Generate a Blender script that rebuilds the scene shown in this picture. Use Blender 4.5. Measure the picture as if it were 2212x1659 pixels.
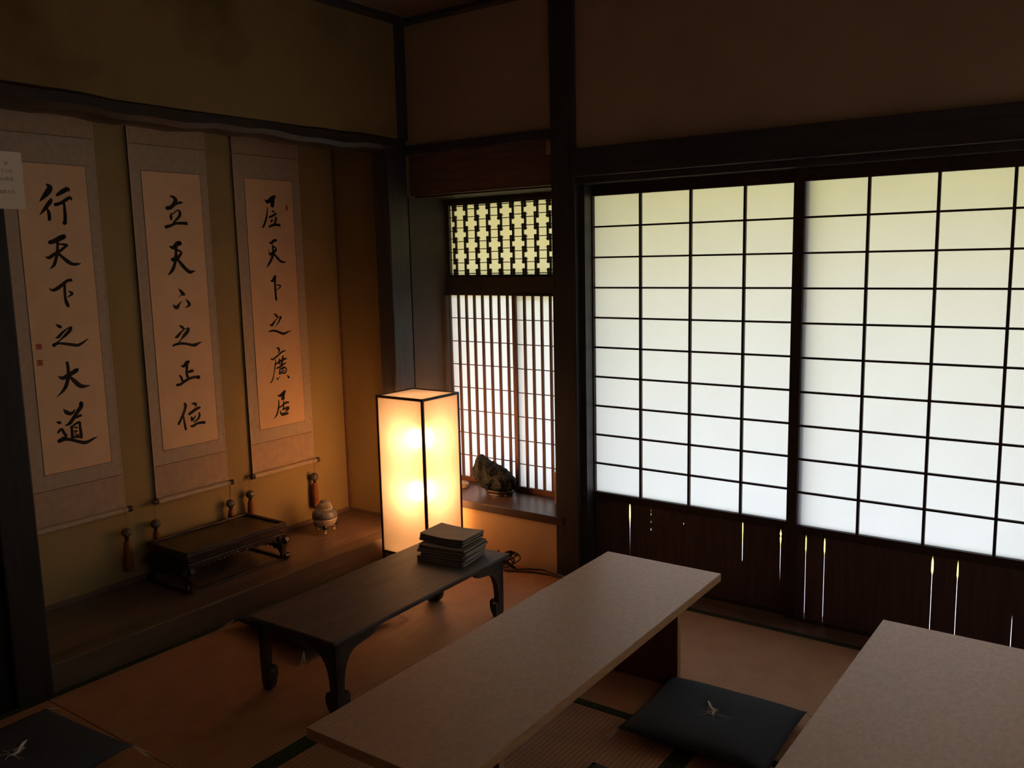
import bpy, bmesh, math, random
from mathutils import Vector, Matrix, noise

random.seed(7)
S = bpy.context.scene
for o in list(bpy.data.objects):
    bpy.data.objects.remove(o)
COL = S.collection

# ------------------------------------------------------------------ camera
cd = bpy.data.cameras.new('camera')
cam = bpy.data.objects.new('camera', cd)
COL.objects.link(cam)
FPX, PITCH, ROLL, YAW = 1883.37, 0.14365, -0.02224, 0.62522
fw = Vector((-math.sin(YAW) * math.cos(PITCH), math.cos(YAW) * math.cos(PITCH), -math.sin(PITCH)))
rt = Vector((math.cos(YAW), math.sin(YAW), 0))
up = rt.cross(fw)
r2 = rt * math.cos(ROLL) + up * math.sin(ROLL)
u2 = -rt * math.sin(ROLL) + up * math.cos(ROLL)
M = Matrix((r2, u2, -fw)).transposed().to_4x4()
M.translation = Vector((2.94222, -3.29927, 1.44421))
cam.matrix_world = M
cd.sensor_fit = 'HORIZONTAL'
cd.sensor_width = 36
cd.lens = 36 * FPX / 2212
cd.clip_start = 0.02
cd.clip_end = 300
S.camera = cam

# ------------------------------------------------------------------ world, sun, exposure
SKY = 5.0
w = bpy.data.worlds.new('world')
S.world = w
w.use_nodes = True
bg = w.node_tree.nodes['Background']
bg.inputs[0].default_value = (0.49, 0.615, 0.97, 1)
bg.inputs[1].default_value = SKY
sl = bpy.data.lights.new('sun', 'SUN')
sl.energy = 8.6
sl.angle = 0.012
sl.color = (1.0, 0.93, 0.80)
sun = bpy.data.objects.new('sun', sl)
COL.objects.link(sun)
sun.location = (2, 8, 12)
sun.rotation_euler = Vector((-0.12, -0.38, -0.92)).to_track_quat('-Z', 'Y').to_euler()
BULB = 275.0
S.view_settings.view_transform = 'Standard'
S.view_settings.look = 'None'
S.view_settings.exposure = 0.16
S.view_settings.gamma = 1.0
S.view_settings.use_curve_mapping = False
S.cycles.use_denoising = True
S.cycles.max_bounces = 14
S.cycles.diffuse_bounces = 8
S.cycles.glossy_bounces = 4
S.cycles.transmission_bounces = 10
S.cycles.sample_clamp_indirect = 6.0
S.cycles.caustics_reflective = False
S.cycles.caustics_refractive = False


# ------------------------------------------------------------------ materials
def nodes(name):
    m = bpy.data.materials.new(name)
    m.use_nodes = True
    nt = m.node_tree
    for n in list(nt.nodes):
        nt.nodes.remove(n)
    out = nt.nodes.new('ShaderNodeOutputMaterial')
    return m, nt, out


def mat(name, c1, c2=None, scale=6.0, stretch=(1, 1, 1), rough=0.6, bump=0.0, spec=0.4, detail=6.0, lo=0.35, hi=0.65, coat=0.0, bscale=None):
    m, nt, out = nodes(name)
    p = nt.nodes.new('ShaderNodeBsdfPrincipled')
    nt.links.new(p.outputs[0], out.inputs[0])
    p.inputs['Roughness'].default_value = rough
    p.inputs['Specular IOR Level'].default_value = spec
    if coat:
        p.inputs['Coat Weight'].default_value = coat
        p.inputs['Coat Roughness'].default_value = 0.15
    c2 = c2 or tuple(v * 0.8 for v in c1)
    tc = nt.nodes.new('ShaderNodeTexCoord')
    mp = nt.nodes.new('ShaderNodeMapping')
    mp.inputs['Scale'].default_value = stretch
    nt.links.new(tc.outputs['Object'], mp.inputs[0])
    n = nt.nodes.new('ShaderNodeTexNoise')
    n.inputs['Scale'].default_value = scale
    n.inputs['Detail'].default_value = detail
    nt.links.new(mp.outputs[0], n.inputs['Vector'])
    r = nt.nodes.new('ShaderNodeValToRGB')
    r.color_ramp.elements[0].position = lo
    r.color_ramp.elements[1].position = hi
    r.color_ramp.elements[0].color = (*c1, 1)
    r.color_ramp.elements[1].color = (*c2, 1)
    nt.links.new(n.outputs['Fac'], r.inputs[0])
    nt.links.new(r.outputs[0], p.inputs['Base Color'])
    if bump:
        b = nt.nodes.new('ShaderNodeBump')
        b.inputs['Strength'].default_value = bump
        b.inputs['Distance'].default_value = 0.002
        n2 = nt.nodes.new('ShaderNodeTexNoise')
        n2.inputs['Scale'].default_value = bscale or scale * 8
        n2.inputs['Detail'].default_value = 4
        nt.links.new(mp.outputs[0], n2.inputs['Vector'])
        nt.links.new(n2.outputs['Fac'], b.inputs['Height'])
        nt.links.new(b.outputs[0], p.inputs['Normal'])
    return m


def paper(name, trans, refl, tfac=0.6, cloud=0.05, scale=5.0, fibre=90.0, forward=0.0):
    """translucent sheet: part of the light passes through, part is scattered back"""
    m, nt, out = nodes(name)
    t = nt.nodes.new('ShaderNodeBsdfTranslucent')
    d = nt.nodes.new('ShaderNodeBsdfDiffuse')
    mx = nt.nodes.new('ShaderNodeMixShader')
    mx.inputs[0].default_value = tfac
    d.inputs[0].default_value = (*refl, 1)
    tc = nt.nodes.new('ShaderNodeTexCoord')
    n = nt.nodes.new('ShaderNodeTexNoise')
    n.inputs['Scale'].default_value = scale
    n.inputs['Detail'].default_value = 5
    nt.links.new(tc.outputs['Object'], n.inputs['Vector'])
    n2 = nt.nodes.new('ShaderNodeTexNoise')
    n2.inputs['Scale'].default_value = fibre
    n2.inputs['Detail'].default_value = 5
    nt.links.new(tc.outputs['Object'], n2.inputs['Vector'])
    ad = nt.nodes.new('ShaderNodeMath')
    ad.operation = 'MULTIPLY_ADD'
    nt.links.new(n2.outputs['Fac'], ad.inputs[0])
    ad.inputs[1].default_value = 0.4
    nt.links.new(n.outputs['Fac'], ad.inputs[2])
    r = nt.nodes.new('ShaderNodeValToRGB')
    r.color_ramp.elements[0].position = 0.45
    r.color_ramp.elements[1].position = 0.95
    r.color_ramp.elements[0].color = (*[v * (1 - cloud) for v in trans], 1)
    r.color_ramp.elements[1].color = (*trans, 1)
    nt.links.new(ad.outputs[0], r.inputs[0])
    nt.links.new(r.outputs[0], t.inputs[0])
    nt.links.new(d.outputs[0], mx.inputs[1])
    nt.links.new(t.outputs[0], mx.inputs[2])
    if forward:
        # part of the light keeps roughly its direction through the thin sheet
        f = nt.nodes.new('ShaderNodeBsdfRefraction')
        f.inputs['Roughness'].default_value = 0.85
        f.inputs['IOR'].default_value = 1.35
        nt.links.new(r.outputs[0], f.inputs['Color'])
        m2 = nt.nodes.new('ShaderNodeMixShader')
        m2.inputs[0].default_value = forward
        nt.links.new(mx.outputs[0], m2.inputs[1])
        nt.links.new(f.outputs[0], m2.inputs[2])
        nt.links.new(m2.outputs[0], out.inputs[0])
    else:
        nt.links.new(mx.outputs[0], out.inputs[0])
    return m


def tatami_mat(name, along_x):
    m, nt, out = nodes(name)
    p = nt.nodes.new('ShaderNodeBsdfPrincipled')
    nt.links.new(p.outputs[0], out.inputs[0])
    p.inputs['Roughness'].default_value = 0.55
    p.inputs['Specular IOR Level'].default_value = 0.35
    tc = nt.nodes.new('ShaderNodeTexCoord')
    sep = nt.nodes.new('ShaderNodeSeparateXYZ')
    nt.links.new(tc.outputs['Object'], sep.inputs[0])
    a = nt.nodes.new('ShaderNodeMath')
    a.operation = 'MULTIPLY'
    a.inputs[1].default_value = 2 * math.pi / 0.0155
    nt.links.new(sep.outputs['Y' if along_x else 'X'], a.inputs[0])
    s = nt.nodes.new('ShaderNodeMath')
    s.operation = 'SINE'
    nt.links.new(a.outputs[0], s.inputs[0])
    n = nt.nodes.new('ShaderNodeTexNoise')
    n.inputs['Scale'].default_value = 9
    n.inputs['Detail'].default_value = 8
    nt.links.new(tc.outputs['Object'], n.inputs['Vector'])
    mp = nt.nodes.new('ShaderNodeMapping')
    mp.inputs['Scale'].default_value = (90, 900, 1) if along_x else (900, 90, 1)
    nt.links.new(tc.outputs['Object'], mp.inputs[0])
    n2 = nt.nodes.new('ShaderNodeTexNoise')
    n2.inputs['Scale'].default_value = 0.6
    nt.links.new(mp.outputs[0], n2.inputs['Vector'])
    mr = nt.nodes.new('ShaderNodeMapRange')
    mr.inputs[1].default_value = -1
    mr.inputs[2].default_value = -0.35
    nt.links.new(s.outputs[0], mr.inputs[0])
    r = nt.nodes.new('ShaderNodeValToRGB')
    r.color_ramp.elements[0].color = (0.47, 0.22, 0.103, 1)
    r.color_ramp.elements[1].color = (0.56, 0.275, 0.135, 1)
    nt.links.new(n.outputs['Fac'], r.inputs[0])
    r.color_ramp.elements[0].position = 0.35
    r.color_ramp.elements[1].position = 0.65
    mx = nt.nodes.new('ShaderNodeMixRGB')
    mx.inputs[1].default_value = (0.31, 0.142, 0.064, 1)
    nt.links.new(mr.outputs[0], mx.inputs[0])
    nt.links.new(r.outputs[0], mx.inputs[2])
    nt.links.new(mx.outputs[0], p.inputs['Base Color'])
    b = nt.nodes.new('ShaderNodeBump')
    b.inputs['Strength'].default_value = 0.4
    b.inputs['Distance'].default_value = 0.0015
    ad = nt.nodes.new('ShaderNodeMath')
    ad.operation = 'MULTIPLY_ADD'
    nt.links.new(n2.outputs['Fac'], ad.inputs[0])
    ad.inputs[1].default_value = 0.5
    nt.links.new(mr.outputs[0], ad.inputs[2])
    nt.links.new(ad.outputs[0], b.inputs['Height'])
    nt.links.new(b.outputs[0], p.inputs['Normal'])
    return m


def emit(name, col, strength):
    m, nt, out = nodes(name)
    e = nt.nodes.new('ShaderNodeEmission')
    e.inputs[0].default_value = (*col, 1)
    e.inputs[1].default_value = strength
    nt.links.new(e.outputs[0], out.inputs[0])
    return m


PLASTER = mat('sand_plaster', (0.50, 0.335, 0.20), (0.42, 0.28, 0.165), 1.6, rough=0.95, bump=0.25, spec=0.1, bscale=180)
LITPLASTER = mat('lamplit_low_plaster', (0.80, 0.57, 0.32), (0.72, 0.50, 0.28), 2.2, rough=0.95, bump=0.25, spec=0.1, bscale=200)  # alcove plaster brightened, lantern light put into the colour
BAYBOUNCE = mat('light_bounce_bay_plaster', (0.62, 0.60, 0.55), rough=0.9)  # unseen bay surfaces made pale to bounce daylight onto the left screen
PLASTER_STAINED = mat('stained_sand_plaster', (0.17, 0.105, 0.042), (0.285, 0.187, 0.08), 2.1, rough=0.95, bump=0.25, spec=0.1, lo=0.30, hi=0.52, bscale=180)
ALCOVE = mat('alcove_plaster', (0.37, 0.275, 0.125), (0.325, 0.235, 0.105), 2.2, rough=0.95, bump=0.25, spec=0.1, bscale=200)
DARKWOOD = mat('dark_post_wood', (0.058, 0.051, 0.052), (0.040, 0.036, 0.037), 9, (6, 6, 0.5), rough=0.45, bump=0.15)
BLACKWOOD = mat('blackened_post_wood', (0.032, 0.024, 0.019), (0.022, 0.016, 0.013), 9, (6, 6, 0.5), rough=0.55, bump=0.15, spec=0.25)
DARKWOOD_H = mat('dark_beam_wood', (0.058, 0.051, 0.052), (0.040, 0.036, 0.037), 9, (0.5, 6, 6), rough=0.42, bump=0.15)
REDWOOD = mat('reddish_dark_wood', (0.22, 0.11, 0.088), (0.155, 0.078, 0.062), 9, (0.6, 6, 6), rough=0.5, bump=0.15)
BOARDWOOD = mat('door_board_wood', (0.13, 0.072, 0.065), (0.085, 0.048, 0.043), 10, (7, 7, 0.5), rough=0.6, bump=0.2)
LATTICE = mat('lattice_wood', (0.05, 0.028, 0.018), (0.03, 0.017, 0.012), 12, (3, 3, 3), rough=0.6)
LATTICE_LIGHT = mat('window_lattice_cedar', (0.14, 0.055, 0.026), (0.09, 0.035, 0.018), 12, (3, 3, 1), rough=0.6)
BARK = mat('peeled_beam_wood', (0.040, 0.023, 0.016), (0.022, 0.013, 0.010), 7, (6, 0.6, 6), rough=0.5, bump=0.3)
PLATFORM = mat('alcove_board_wood', (0.18, 0.115, 0.09), (0.125, 0.08, 0.062), 5, (9, 0.6, 9), rough=0.28, bump=0.08)
KAMACHI = mat('alcove_sill_wood', (0.14, 0.095, 0.065), (0.10, 0.068, 0.046), 5, (9, 0.6, 9), rough=0.45, bump=0.1)
SILLWOOD = mat('window_sill_wood', (0.085, 0.05, 0.043), (0.065, 0.04, 0.034), 5, (0.6, 10, 10), rough=0.35, bump=0.08)
CEIL = mat('ceiling_board_wood', (0.25, 0.17, 0.12), (0.19, 0.13, 0.09), 5, (0.5, 8, 1), rough=0.7)
SHOJI = paper('shoji_paper', (0.93, 0.93, 0.93), (0.72, 0.70, 0.66), 0.62)
SHOJI_OLD = paper('yellowed_shoji_paper', (0.84, 0.78, 0.55), (0.70, 0.64, 0.48), 0.62)
SHOJI_WARM = paper('warm_tinted_shoji_paper', (0.88, 0.62, 0.40), (0.60, 0.52, 0.42), 0.23)  # tinted warm and dense to warm and dim the side windows' light
LAMPPAPER = paper('lantern_paper', (0.97, 0.90, 0.72), (0.60, 0.53, 0.40), 0.21, cloud=0.06, scale=25, fibre=160, forward=0.07)
LAMPTOP = paper('lantern_top_paper', (0.97, 0.88, 0.74), (0.60, 0.53, 0.40), 0.13, cloud=0.06, scale=25, fibre=160)
LAMPBOOST = paper('lantern_boost_paper', (0.97, 0.90, 0.72), (0.60, 0.53, 0.40), 0.85, cloud=0.06, scale=25, fibre=160)  # hidden wall-facing panels pass extra light to brighten the alcove
TATAMI_Y = tatami_mat('tatami_weave_y', False)
TATAMI_X = tatami_mat('tatami_weave_x', True)
HERI = mat('tatami_border_cloth', (0.018, 0.026, 0.012), (0.07, 0.075, 0.035), 160, rough=0.9, spec=0.1, detail=2)
JAMB = mat('grey_jamb_panel', (0.085, 0.078, 0.072), (0.065, 0.06, 0.055), 4, rough=0.8)
LACQUER = mat('black_lacquer', (0.088, 0.066, 0.056), (0.057, 0.043, 0.036), 7, (4, 0.7, 4), rough=0.55, bump=0.03, spec=0.3, bscale=25)
LAMINATE = mat('table_top_laminate', (0.58, 0.325, 0.205), (0.50, 0.28, 0.175), 90, (1, 0.6, 1), rough=0.42, bump=0.15, spec=0.45, bscale=220)
EDGEWOOD = mat('table_edge_wood', (0.46, 0.27, 0.13), (0.38, 0.21, 0.10), 20, (1, 1, 6), rough=0.5)
PANELWOOD = mat('table_leg_panel_wood', (0.16, 0.05, 0.03), (0.11, 0.036, 0.022), 10, (4, 4, 0.6), rough=0.4)
NAVY = mat('navy_cotton', (0.076, 0.080, 0.094), (0.055, 0.058, 0.068), 260, rough=0.9, bump=0.35, spec=0.15)
STRING = mat('cream_cotton_thread', (0.85, 0.74, 0.62), (0.74, 0.63, 0.52), 90, rough=0.9)
WASHI = mat('calligraphy_paper', (0.90, 0.60, 0.36), (0.83, 0.54, 0.315), 7, rough=0.9, spec=0.1, bump=0.1, bscale=300)
SILK = mat('scroll_mount_silk', (0.52, 0.405, 0.295), (0.46, 0.355, 0.255), 40, rough=0.75, spec=0.2, detail=3)
SILK_END = mat('scroll_end_silk', (0.50, 0.36, 0.245), (0.44, 0.315, 0.215), 30, rough=0.75, spec=0.2, detail=3)
SILK_EDGE = mat('scroll_edge_paper', (0.60, 0.47, 0.33), (0.52, 0.40, 0.27), 20, rough=0.85)
MLINE = mat('scroll_dark_line', (0.07, 0.05, 0.03), rough=0.8)
INKMAT = mat('black_ink', (0.012, 0.010, 0.008), (0.02, 0.016, 0.012), 60, rough=0.7, spec=0.2)
SEALRED = mat('vermilion_seal', (0.42, 0.06, 0.03), (0.55, 0.20, 0.11), 260, rough=0.8, lo=0.42, hi=0.62)
KNOB = mat('roller_knob_wood', (0.06, 0.02, 0.013), (0.04, 0.014, 0.01), 20, rough=0.3, coat=0.3)
BEAD = mat('glazed_bead', (0.10, 0.10, 0.085), (0.17, 0.13, 0.09), 60, rough=0.25, coat=0.4)
TASSEL = mat('brown_silk_tassel', (0.30, 0.105, 0.022), (0.17, 0.055, 0.012), 60, (6, 6, 0.4), rough=0.7)
CORDMAT = mat('amber_cord', (0.32, 0.15, 0.04), rough=0.8)
EBONY = mat('carved_ebony', (0.045, 0.024, 0.016), (0.028, 0.015, 0.010), 14, (3, 0.8, 3), rough=0.32, bump=0.1)
EBONY_IN = mat('stand_top_panel', (0.06, 0.043, 0.024), (0.045, 0.032, 0.018), 10, (6, 0.7, 6), rough=0.3)
CREAM = mat('cream_porcelain', (0.62, 0.53, 0.40), (0.54, 0.45, 0.33), 30, rough=0.25, coat=0.3)
BLUE = mat('blue_pattern_porcelain', (0.05, 0.06, 0.10), (0.33, 0.31, 0.30), 420, rough=0.25, detail=1, coat=0.3, lo=0.47, hi=0.6)
BLUEDARK = mat('dark_blue_glaze', (0.025, 0.035, 0.06), rough=0.2, coat=0.4)
HOLE = mat('burner_inside', (0.03, 0.018, 0.012), rough=0.9)
ROCK = mat('dark_river_rock', (0.008, 0.010, 0.011), (0.026, 0.028, 0.029), 22, rough=0.75, bump=0.6, spec=0.15, detail=9, lo=0.45, hi=0.75)
ROSEWOOD = mat('rock_stand_rosewood', (0.026, 0.013, 0.010), (0.018, 0.009, 0.007), 12, rough=0.35, coat=0.2)
SLICE = mat('log_slice_face', (0.42, 0.34, 0.25), (0.34, 0.27, 0.19), 18, rough=0.6)
SLICEBARK = mat('log_slice_bark', (0.16, 0.11, 0.07), (0.32, 0.25, 0.18), 60, rough=0.9, bump=0.6)
BOXWOOD = mat('pale_box_wood', (0.55, 0.30, 0.15), (0.48, 0.25, 0.12), 14, (8, 8, 1), rough=0.5)
GREYCAP = mat('grey_box_lid', (0.16, 0.15, 0.13), rough=0.7)
BOOK = mat('book_cover_grey', (0.10, 0.088, 0.075), (0.08, 0.07, 0.06), 14, rough=0.6, spec=0.35)
BOOK2 = mat('book_cover_brown', (0.13, 0.088, 0.058), (0.095, 0.062, 0.04), 14, rough=0.65)
BOOK3 = mat('book_cover_bluegrey', (0.15, 0.155, 0.15), (0.11, 0.115, 0.11), 14, rough=0.65)
PAGES = mat('book_page_edges', (0.44, 0.36, 0.26), (0.22, 0.17, 0.12), 30, (0.6, 0.6, 60), rough=0.9)
BINDING = mat('book_binding_thread', (0.05, 0.035, 0.025), rough=0.8)
LAMPFRAME = mat('lantern_frame_wood', (0.05, 0.022, 0.014), (0.035, 0.016, 0.011), 12, (5, 5, 0.6), rough=0.45)
BLACKPLASTIC = mat('black_rubber_cable', (0.02, 0.017, 0.015), rough=0.4)
NOTICE = mat('white_notice_paper', (0.92, 0.76, 0.60), (0.88, 0.72, 0.56), 5, rough=0.85)
PRINT = mat('printed_text', (0.05, 0.035, 0.025), rough=0.8)
BULBMAT = emit('glowing_bulb', (1.0, 0.475, 0.215), BULB)
LAMPBOARD = mat('white_lantern_base', (0.85, 0.80, 0.70), rough=0.7)
SOCKET = mat('lamp_socket', (0.7, 0.65, 0.55), rough=0.5)
GROUND = mat('garden_ground', (0.56, 0.46, 0.13), (0.46, 0.39, 0.10), 1.2, rough=1.0, spec=0.0)
GRAVEL = mat('pale_gravel', (0.46, 0.47, 0.52), (0.34, 0.35, 0.40), 60, rough=1.0, spec=0.0)
HEDGE = mat('hedge_leaves', (0.40, 0.34, 0.05), (0.54, 0.44, 0.07), 14, rough=0.9, spec=0.05)
EAVE = mat('eave_wood', (0.16, 0.11, 0.07), rough=0.8)


# ------------------------------------------------------------------ mesh helpers
def BM():
    return bmesh.new()


def box(bm, x0, x1, y0, y1, z0, z1, bev=0.0):
    r = bmesh.ops.create_cube(bm, size=1.0)
    vs = r['verts']
    for v in vs:
        v.co = Vector(((x0 + x1) / 2 + v.co.x * (x1 - x0), (y0 + y1) / 2 + v.co.y * (y1 - y0), (z0 + z1) / 2 + v.co.z * (z1 - z0)))
    if bev:
        es = list({e for v in vs for e in v.link_edges})
        bmesh.ops.bevel(bm, geom=es, offset=bev, segments=2, affect='EDGES', profile=0.5)
    return bm


def prism(bm, pts, origin, uax, vax, depth):
    """extrude a 2-D outline: origin + u*uax + v*vax, thickness along depth vector"""
    o, ua, va, d = Vector(origin), Vector(uax), Vector(vax), Vector(depth)
    a = [bm.verts.new(o + ua * p[0] + va * p[1]) for p in pts]
    b = [bm.verts.new(o + ua * p[0] + va * p[1] + d) for p in pts]
    n = len(pts)
    bm.faces.new(a)
    bm.faces.new(b[::-1])
    for i in range(n):
        j = (i + 1) % n
        bm.faces.new((a[j], a[i], b[i], b[j]))
    return bm


def tube(bm, pts, r, seg=6, caps=True):
    pts = [Vector(p) for p in pts]
    rs = r if isinstance(r, (list, tuple)) else [r] * len(pts)
    rings = []
    prev = None
    for i, p in enumerate(pts):
        t = (pts[min(i + 1, len(pts) - 1)] - pts[max(i - 1, 0)]).normalized()
        ref = prev if prev is not None else (Vector((0, 0, 1)) if abs(t.z) < 0.9 else Vector((1, 0, 0)))
        n = (ref - t * ref.dot(t)).normalized()
        prev = n
        b = t.cross(n)
        rings.append([bm.verts.new(p + (n * math.cos(a) + b * math.sin(a)) * rs[i]) for a in [2 * math.pi * k / seg for k in range(seg)]])
    for i in range(len(rings) - 1):
        for k in range(seg):
            bm.faces.new((rings[i][k], rings[i][(k + 1) % seg], rings[i + 1][(k + 1) % seg], rings[i + 1][k]))
    if caps:
        bm.faces.new(rings[0][::-1])
        bm.faces.new(rings[-1])
    return bm


def lathe(bm, prof, seg=40, c=(0, 0, 0), ribs=0, ribamp=0.0):
    rings = []
    for r, z in prof:
        ring = []
        for k in range(seg):
            a = 2 * math.pi * k / seg
            rr = max(r, 1e-4) * (1 + (ribamp * math.cos(ribs * a) if ribs else 0))
            ring.append(bm.verts.new((c[0] + rr * math.cos(a), c[1] + rr * math.sin(a), c[2] + z)))
        rings.append(ring)
    for i in range(len(rings) - 1):
        for k in range(seg):
            bm.faces.new((rings[i][k], rings[i][(k + 1) % seg], rings[i + 1][(k + 1) % seg], rings[i + 1][k]))
    bm.faces.new(rings[0][::-1])
    bm.faces.new(rings[-1])
    return bm


def ball(bm, c, r, sub=3, sc=(1, 1, 1)):
    q = bmesh.ops.create_icosphere(bm, subdivisions=sub, radius=r)
    for v in q['verts']:
        v.co = Vector((v.co.x * sc[0] + c[0], v.co.y * sc[1] + c[1], v.co.z * sc[2] + c[2]))
    return bm


def sheet(bm, a, b, c, d):
    bm.faces.new([bm.verts.new(p) for p in (a, b, c, d)])
    return bm


def smooth_line(pts, n=6):
    out = []
    P = [Vector(p) for p in pts]
    for i in range(len(P) - 1):
        p0, p1, p2, p3 = P[max(i - 1, 0)], P[i], P[i + 1], P[min(i + 2, len(P) - 1)]
        for k in range(n):
            t = k / n
            out.append(0.5 * ((2 * p1) + (p2 - p0) * t + (2 * p0 - 5 * p1 + 4 * p2 - p3) * t * t + (3 * p1 - p0 - 3 * p2 + p3) * t ** 3))
    out.append(P[-1])
    return out


def obj(name, bm, m, parent=None, smooth=False, loc=None):
    bmesh.ops.recalc_face_normals(bm, faces=bm.faces[:])
    me = bpy.data.meshes.new(name)
    bm.to_mesh(me)
    bm.free()
    me.materials.append(m)
    if smooth:
        for p in me.polygons:
            p.use_smooth = True
    o = bpy.data.objects.new(name, me)
    COL.objects.link(o)
    if parent:
        o.parent = parent
    if loc:
        o.location = loc
    return o


def tag(o, label, cat, group=None, kind=None):
    o['label'] = label
    o['category'] = cat
    if group:
        o['group'] = group
    if kind:
        o['kind'] = kind
    return o


def thing(name, label, cat, loc=(0, 0, 0), rz=0.0, group=None, kind=None):
    o = bpy.data.objects.new(name, None)
    o.empty_display_size = 0.05
    COL.objects.link(o)
    o.location = loc
    o.rotation_euler = (0, 0, rz)
    return tag(o, label, cat, group, kind)


def struct(name, bm, m, label, cat, parent=None):
    o = obj(name, bm, m, parent)
    return tag(o, label, cat, None, 'structure')


def dup(root, loc, rz, label):
    r = root.copy()
    COL.objects.link(r)
    r.location = loc
    r.rotation_euler = (0, 0, rz)
    r['label'] = label
    for ch in list(root.children):
        c = ch.copy()
        COL.objects.link(c)
        c.parent = r
        for g in list(ch.children):
            d = g.copy()
            COL.objects.link(d)
            d.parent = c
    return r


R = math.radians

# ------------------------------------------------------------------ garden outside the paper screens
b = BM()
box(b, -20, 25, 2.1, 30, -0.6, -0.45)
struct('ground', b, GROUND, 'sunlit garden ground outside the paper screens', 'ground')
b = BM()
box(b, -20, 25, 0.1, 2.1, -0.6, -0.449)
struct('ground_strip', b, GRAVEL, 'pale gravel drip strip along the house wall', 'ground')
b = BM()
box(b, -4, 8, 0.10, 1.5, 2.12, 2.2)
for k in range(24):
    box(b, -3.9 + k * 0.5, -3.85 + k * 0.5, 0.10, 1.47, 2.06, 2.12)
struct('roof_eave', b, EAVE, 'wooden eave hanging over the outside of the paper screens', 'roof')
b = BM()
bmesh.ops.create_grid(b, x_segments=120, y_segments=30, size=1)
for v in b.verts:
    x, t = v.co.x * 14 + 2, (v.co.y + 1) / 2
    h = t * 4.4
    q = noise.noise(Vector((x * 1.3, h * 1.6, 3))) * 0.35 + noise.noise(Vector((x * 5, h * 5, 8))) * 0.12
    v.co = Vector((x, 7.0 + q + 0.5 * t * t, -0.45 + h + q * 0.3 * t))
struct('hedge', b, HEDGE, 'sunlit garden hedge beyond the paper screens', 'hedge')

# ------------------------------------------------------------------ floor and tatami
b = BM()
box(b, -0.75, 4.0, -4.5, 0.1, -0.16, -0.056)
floor = struct('floor', b, KAMACHI, 'tatami floor of straw mats with dark green cloth borders', 'floor')


def mat_piece(x0, x1, y0, y1, along_x):
    bb = BM()
    box(bb, x0 + 0.001, x1 - 0.001, y0 + 0.001, y1 - 0.001, -0.056, 0, 0.003)
    m = obj('tatami_mat', bb, TATAMI_X if along_x else TATAMI_Y, floor)
    for side in (0, 1):
        bb = BM()
        if along_x:
            ya = y0 if side == 0 else y1 - 0.031
            box(bb, x0 + 0.0005, x1 - 0.0005, ya, ya + 0.031, -0.02, 0.0012, 0.0005)
        else:
            xa = x0 if side == 0 else x1 - 0.031
            box(bb, xa, xa + 0.031, y0 + 0.0005, y1 - 0.0005, -0.02, 0.0012, 0.0005)
        obj('cloth_border', bb, HERI, m)


mat_piece(0.004, 0.97, -1.985, -0.065, False)
mat_piece(0.004, 0.97, -3.93, -1.985, False)
mat_piece(0.97, 2.895, -1.022, -0.105, True)
mat_piece(0.97, 1.945, -2.94, -1.022, False)
mat_piece(1.945, 2.895, -2.94, -1.022, False)
mat_piece(2.895, 3.87, -2.02, -0.105, False)
mat_piece(2.895, 3.87, -3.94, -2.02, False)
mat_piece(0.97, 2.895, -3.90, -2.94, True)

# ------------------------------------------------------------------ walls, ceiling, posts, beams
b = BM()
box(b, -0.75, 4.0, -4.5, 0.12, 2.565, 2.7)
ceil = struct('ceiling', b, CEIL, 'dark wooden board ceiling', 'ceiling')
b = BM()
box(b, 0.0, 0.06, -4.4, -0.045, 2.545, 2.585)
box(b, 0.06, 3.9, -0.1, -0.045, 2.545, 2.585)
struct('trim_1', b, DARKWOOD_H, 'thin dark cornice strip under the ceiling', 'cornice')

b = BM()
box(b, -0.012, 0.846, -0.045, 0.1, 1.985, 2.6)
box(b, 0.80, 4.0, -0.04, 0.1, 1.885, 2.6)
box(b, 3.86, 4.0, -0.04, 0.06, -0.1, 1.9)
wall_back = struct('wall_back', b, PLASTER, 'brown sand plaster wall above the paper screens', 'wall')
b = BM()
box(b, -0.012, 0.86, -0.05, 0.28, -0.1, 0.228)
struct('wall_window', b, LITPLASTER, 'low ochre plaster wall under the window sill', 'wall')
b = BM()
box(b, -0.10, -0.012, 0.0, 0.34, -0.3, 2.1)
box(b, 0.87, 0.905, 0.03, 0.30, -0.3, 2.1)
box(b, 0.87, 0.975, 0.03, 0.09, -0.3, 2.1)
box(b, -0.1, 0.93, 0.0, 1.0, 1.76, 1.80)  # unseen roof stretched outward to keep sky light off the transom
box(b, -0.1, 0.975, 0.0, 0.28, 1.80, 2.1)
struct('wall_bay', b, BAYBOUNCE, 'unseen bay sides paled to bounce light, with roof added for shade', 'wall')
b = BM()
box(b, -0.0115, -0.006, -0.045, 0.13, 0.268, 1.75)
box(b, -0.0115, -0.009, 0.133, 0.245, 0.268, 1.75)
struct('trim_2', b, JAMB, 'grey jamb panel left of the lattice window', 'jamb')
b = BM()
box(b, -0.006, 0.012, 0.19, 0.215, 0.268, 1.262)
struct('trim_15', b, JAMB, 'thin grey strip standing beside the slatted window sash', 'strip')

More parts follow.
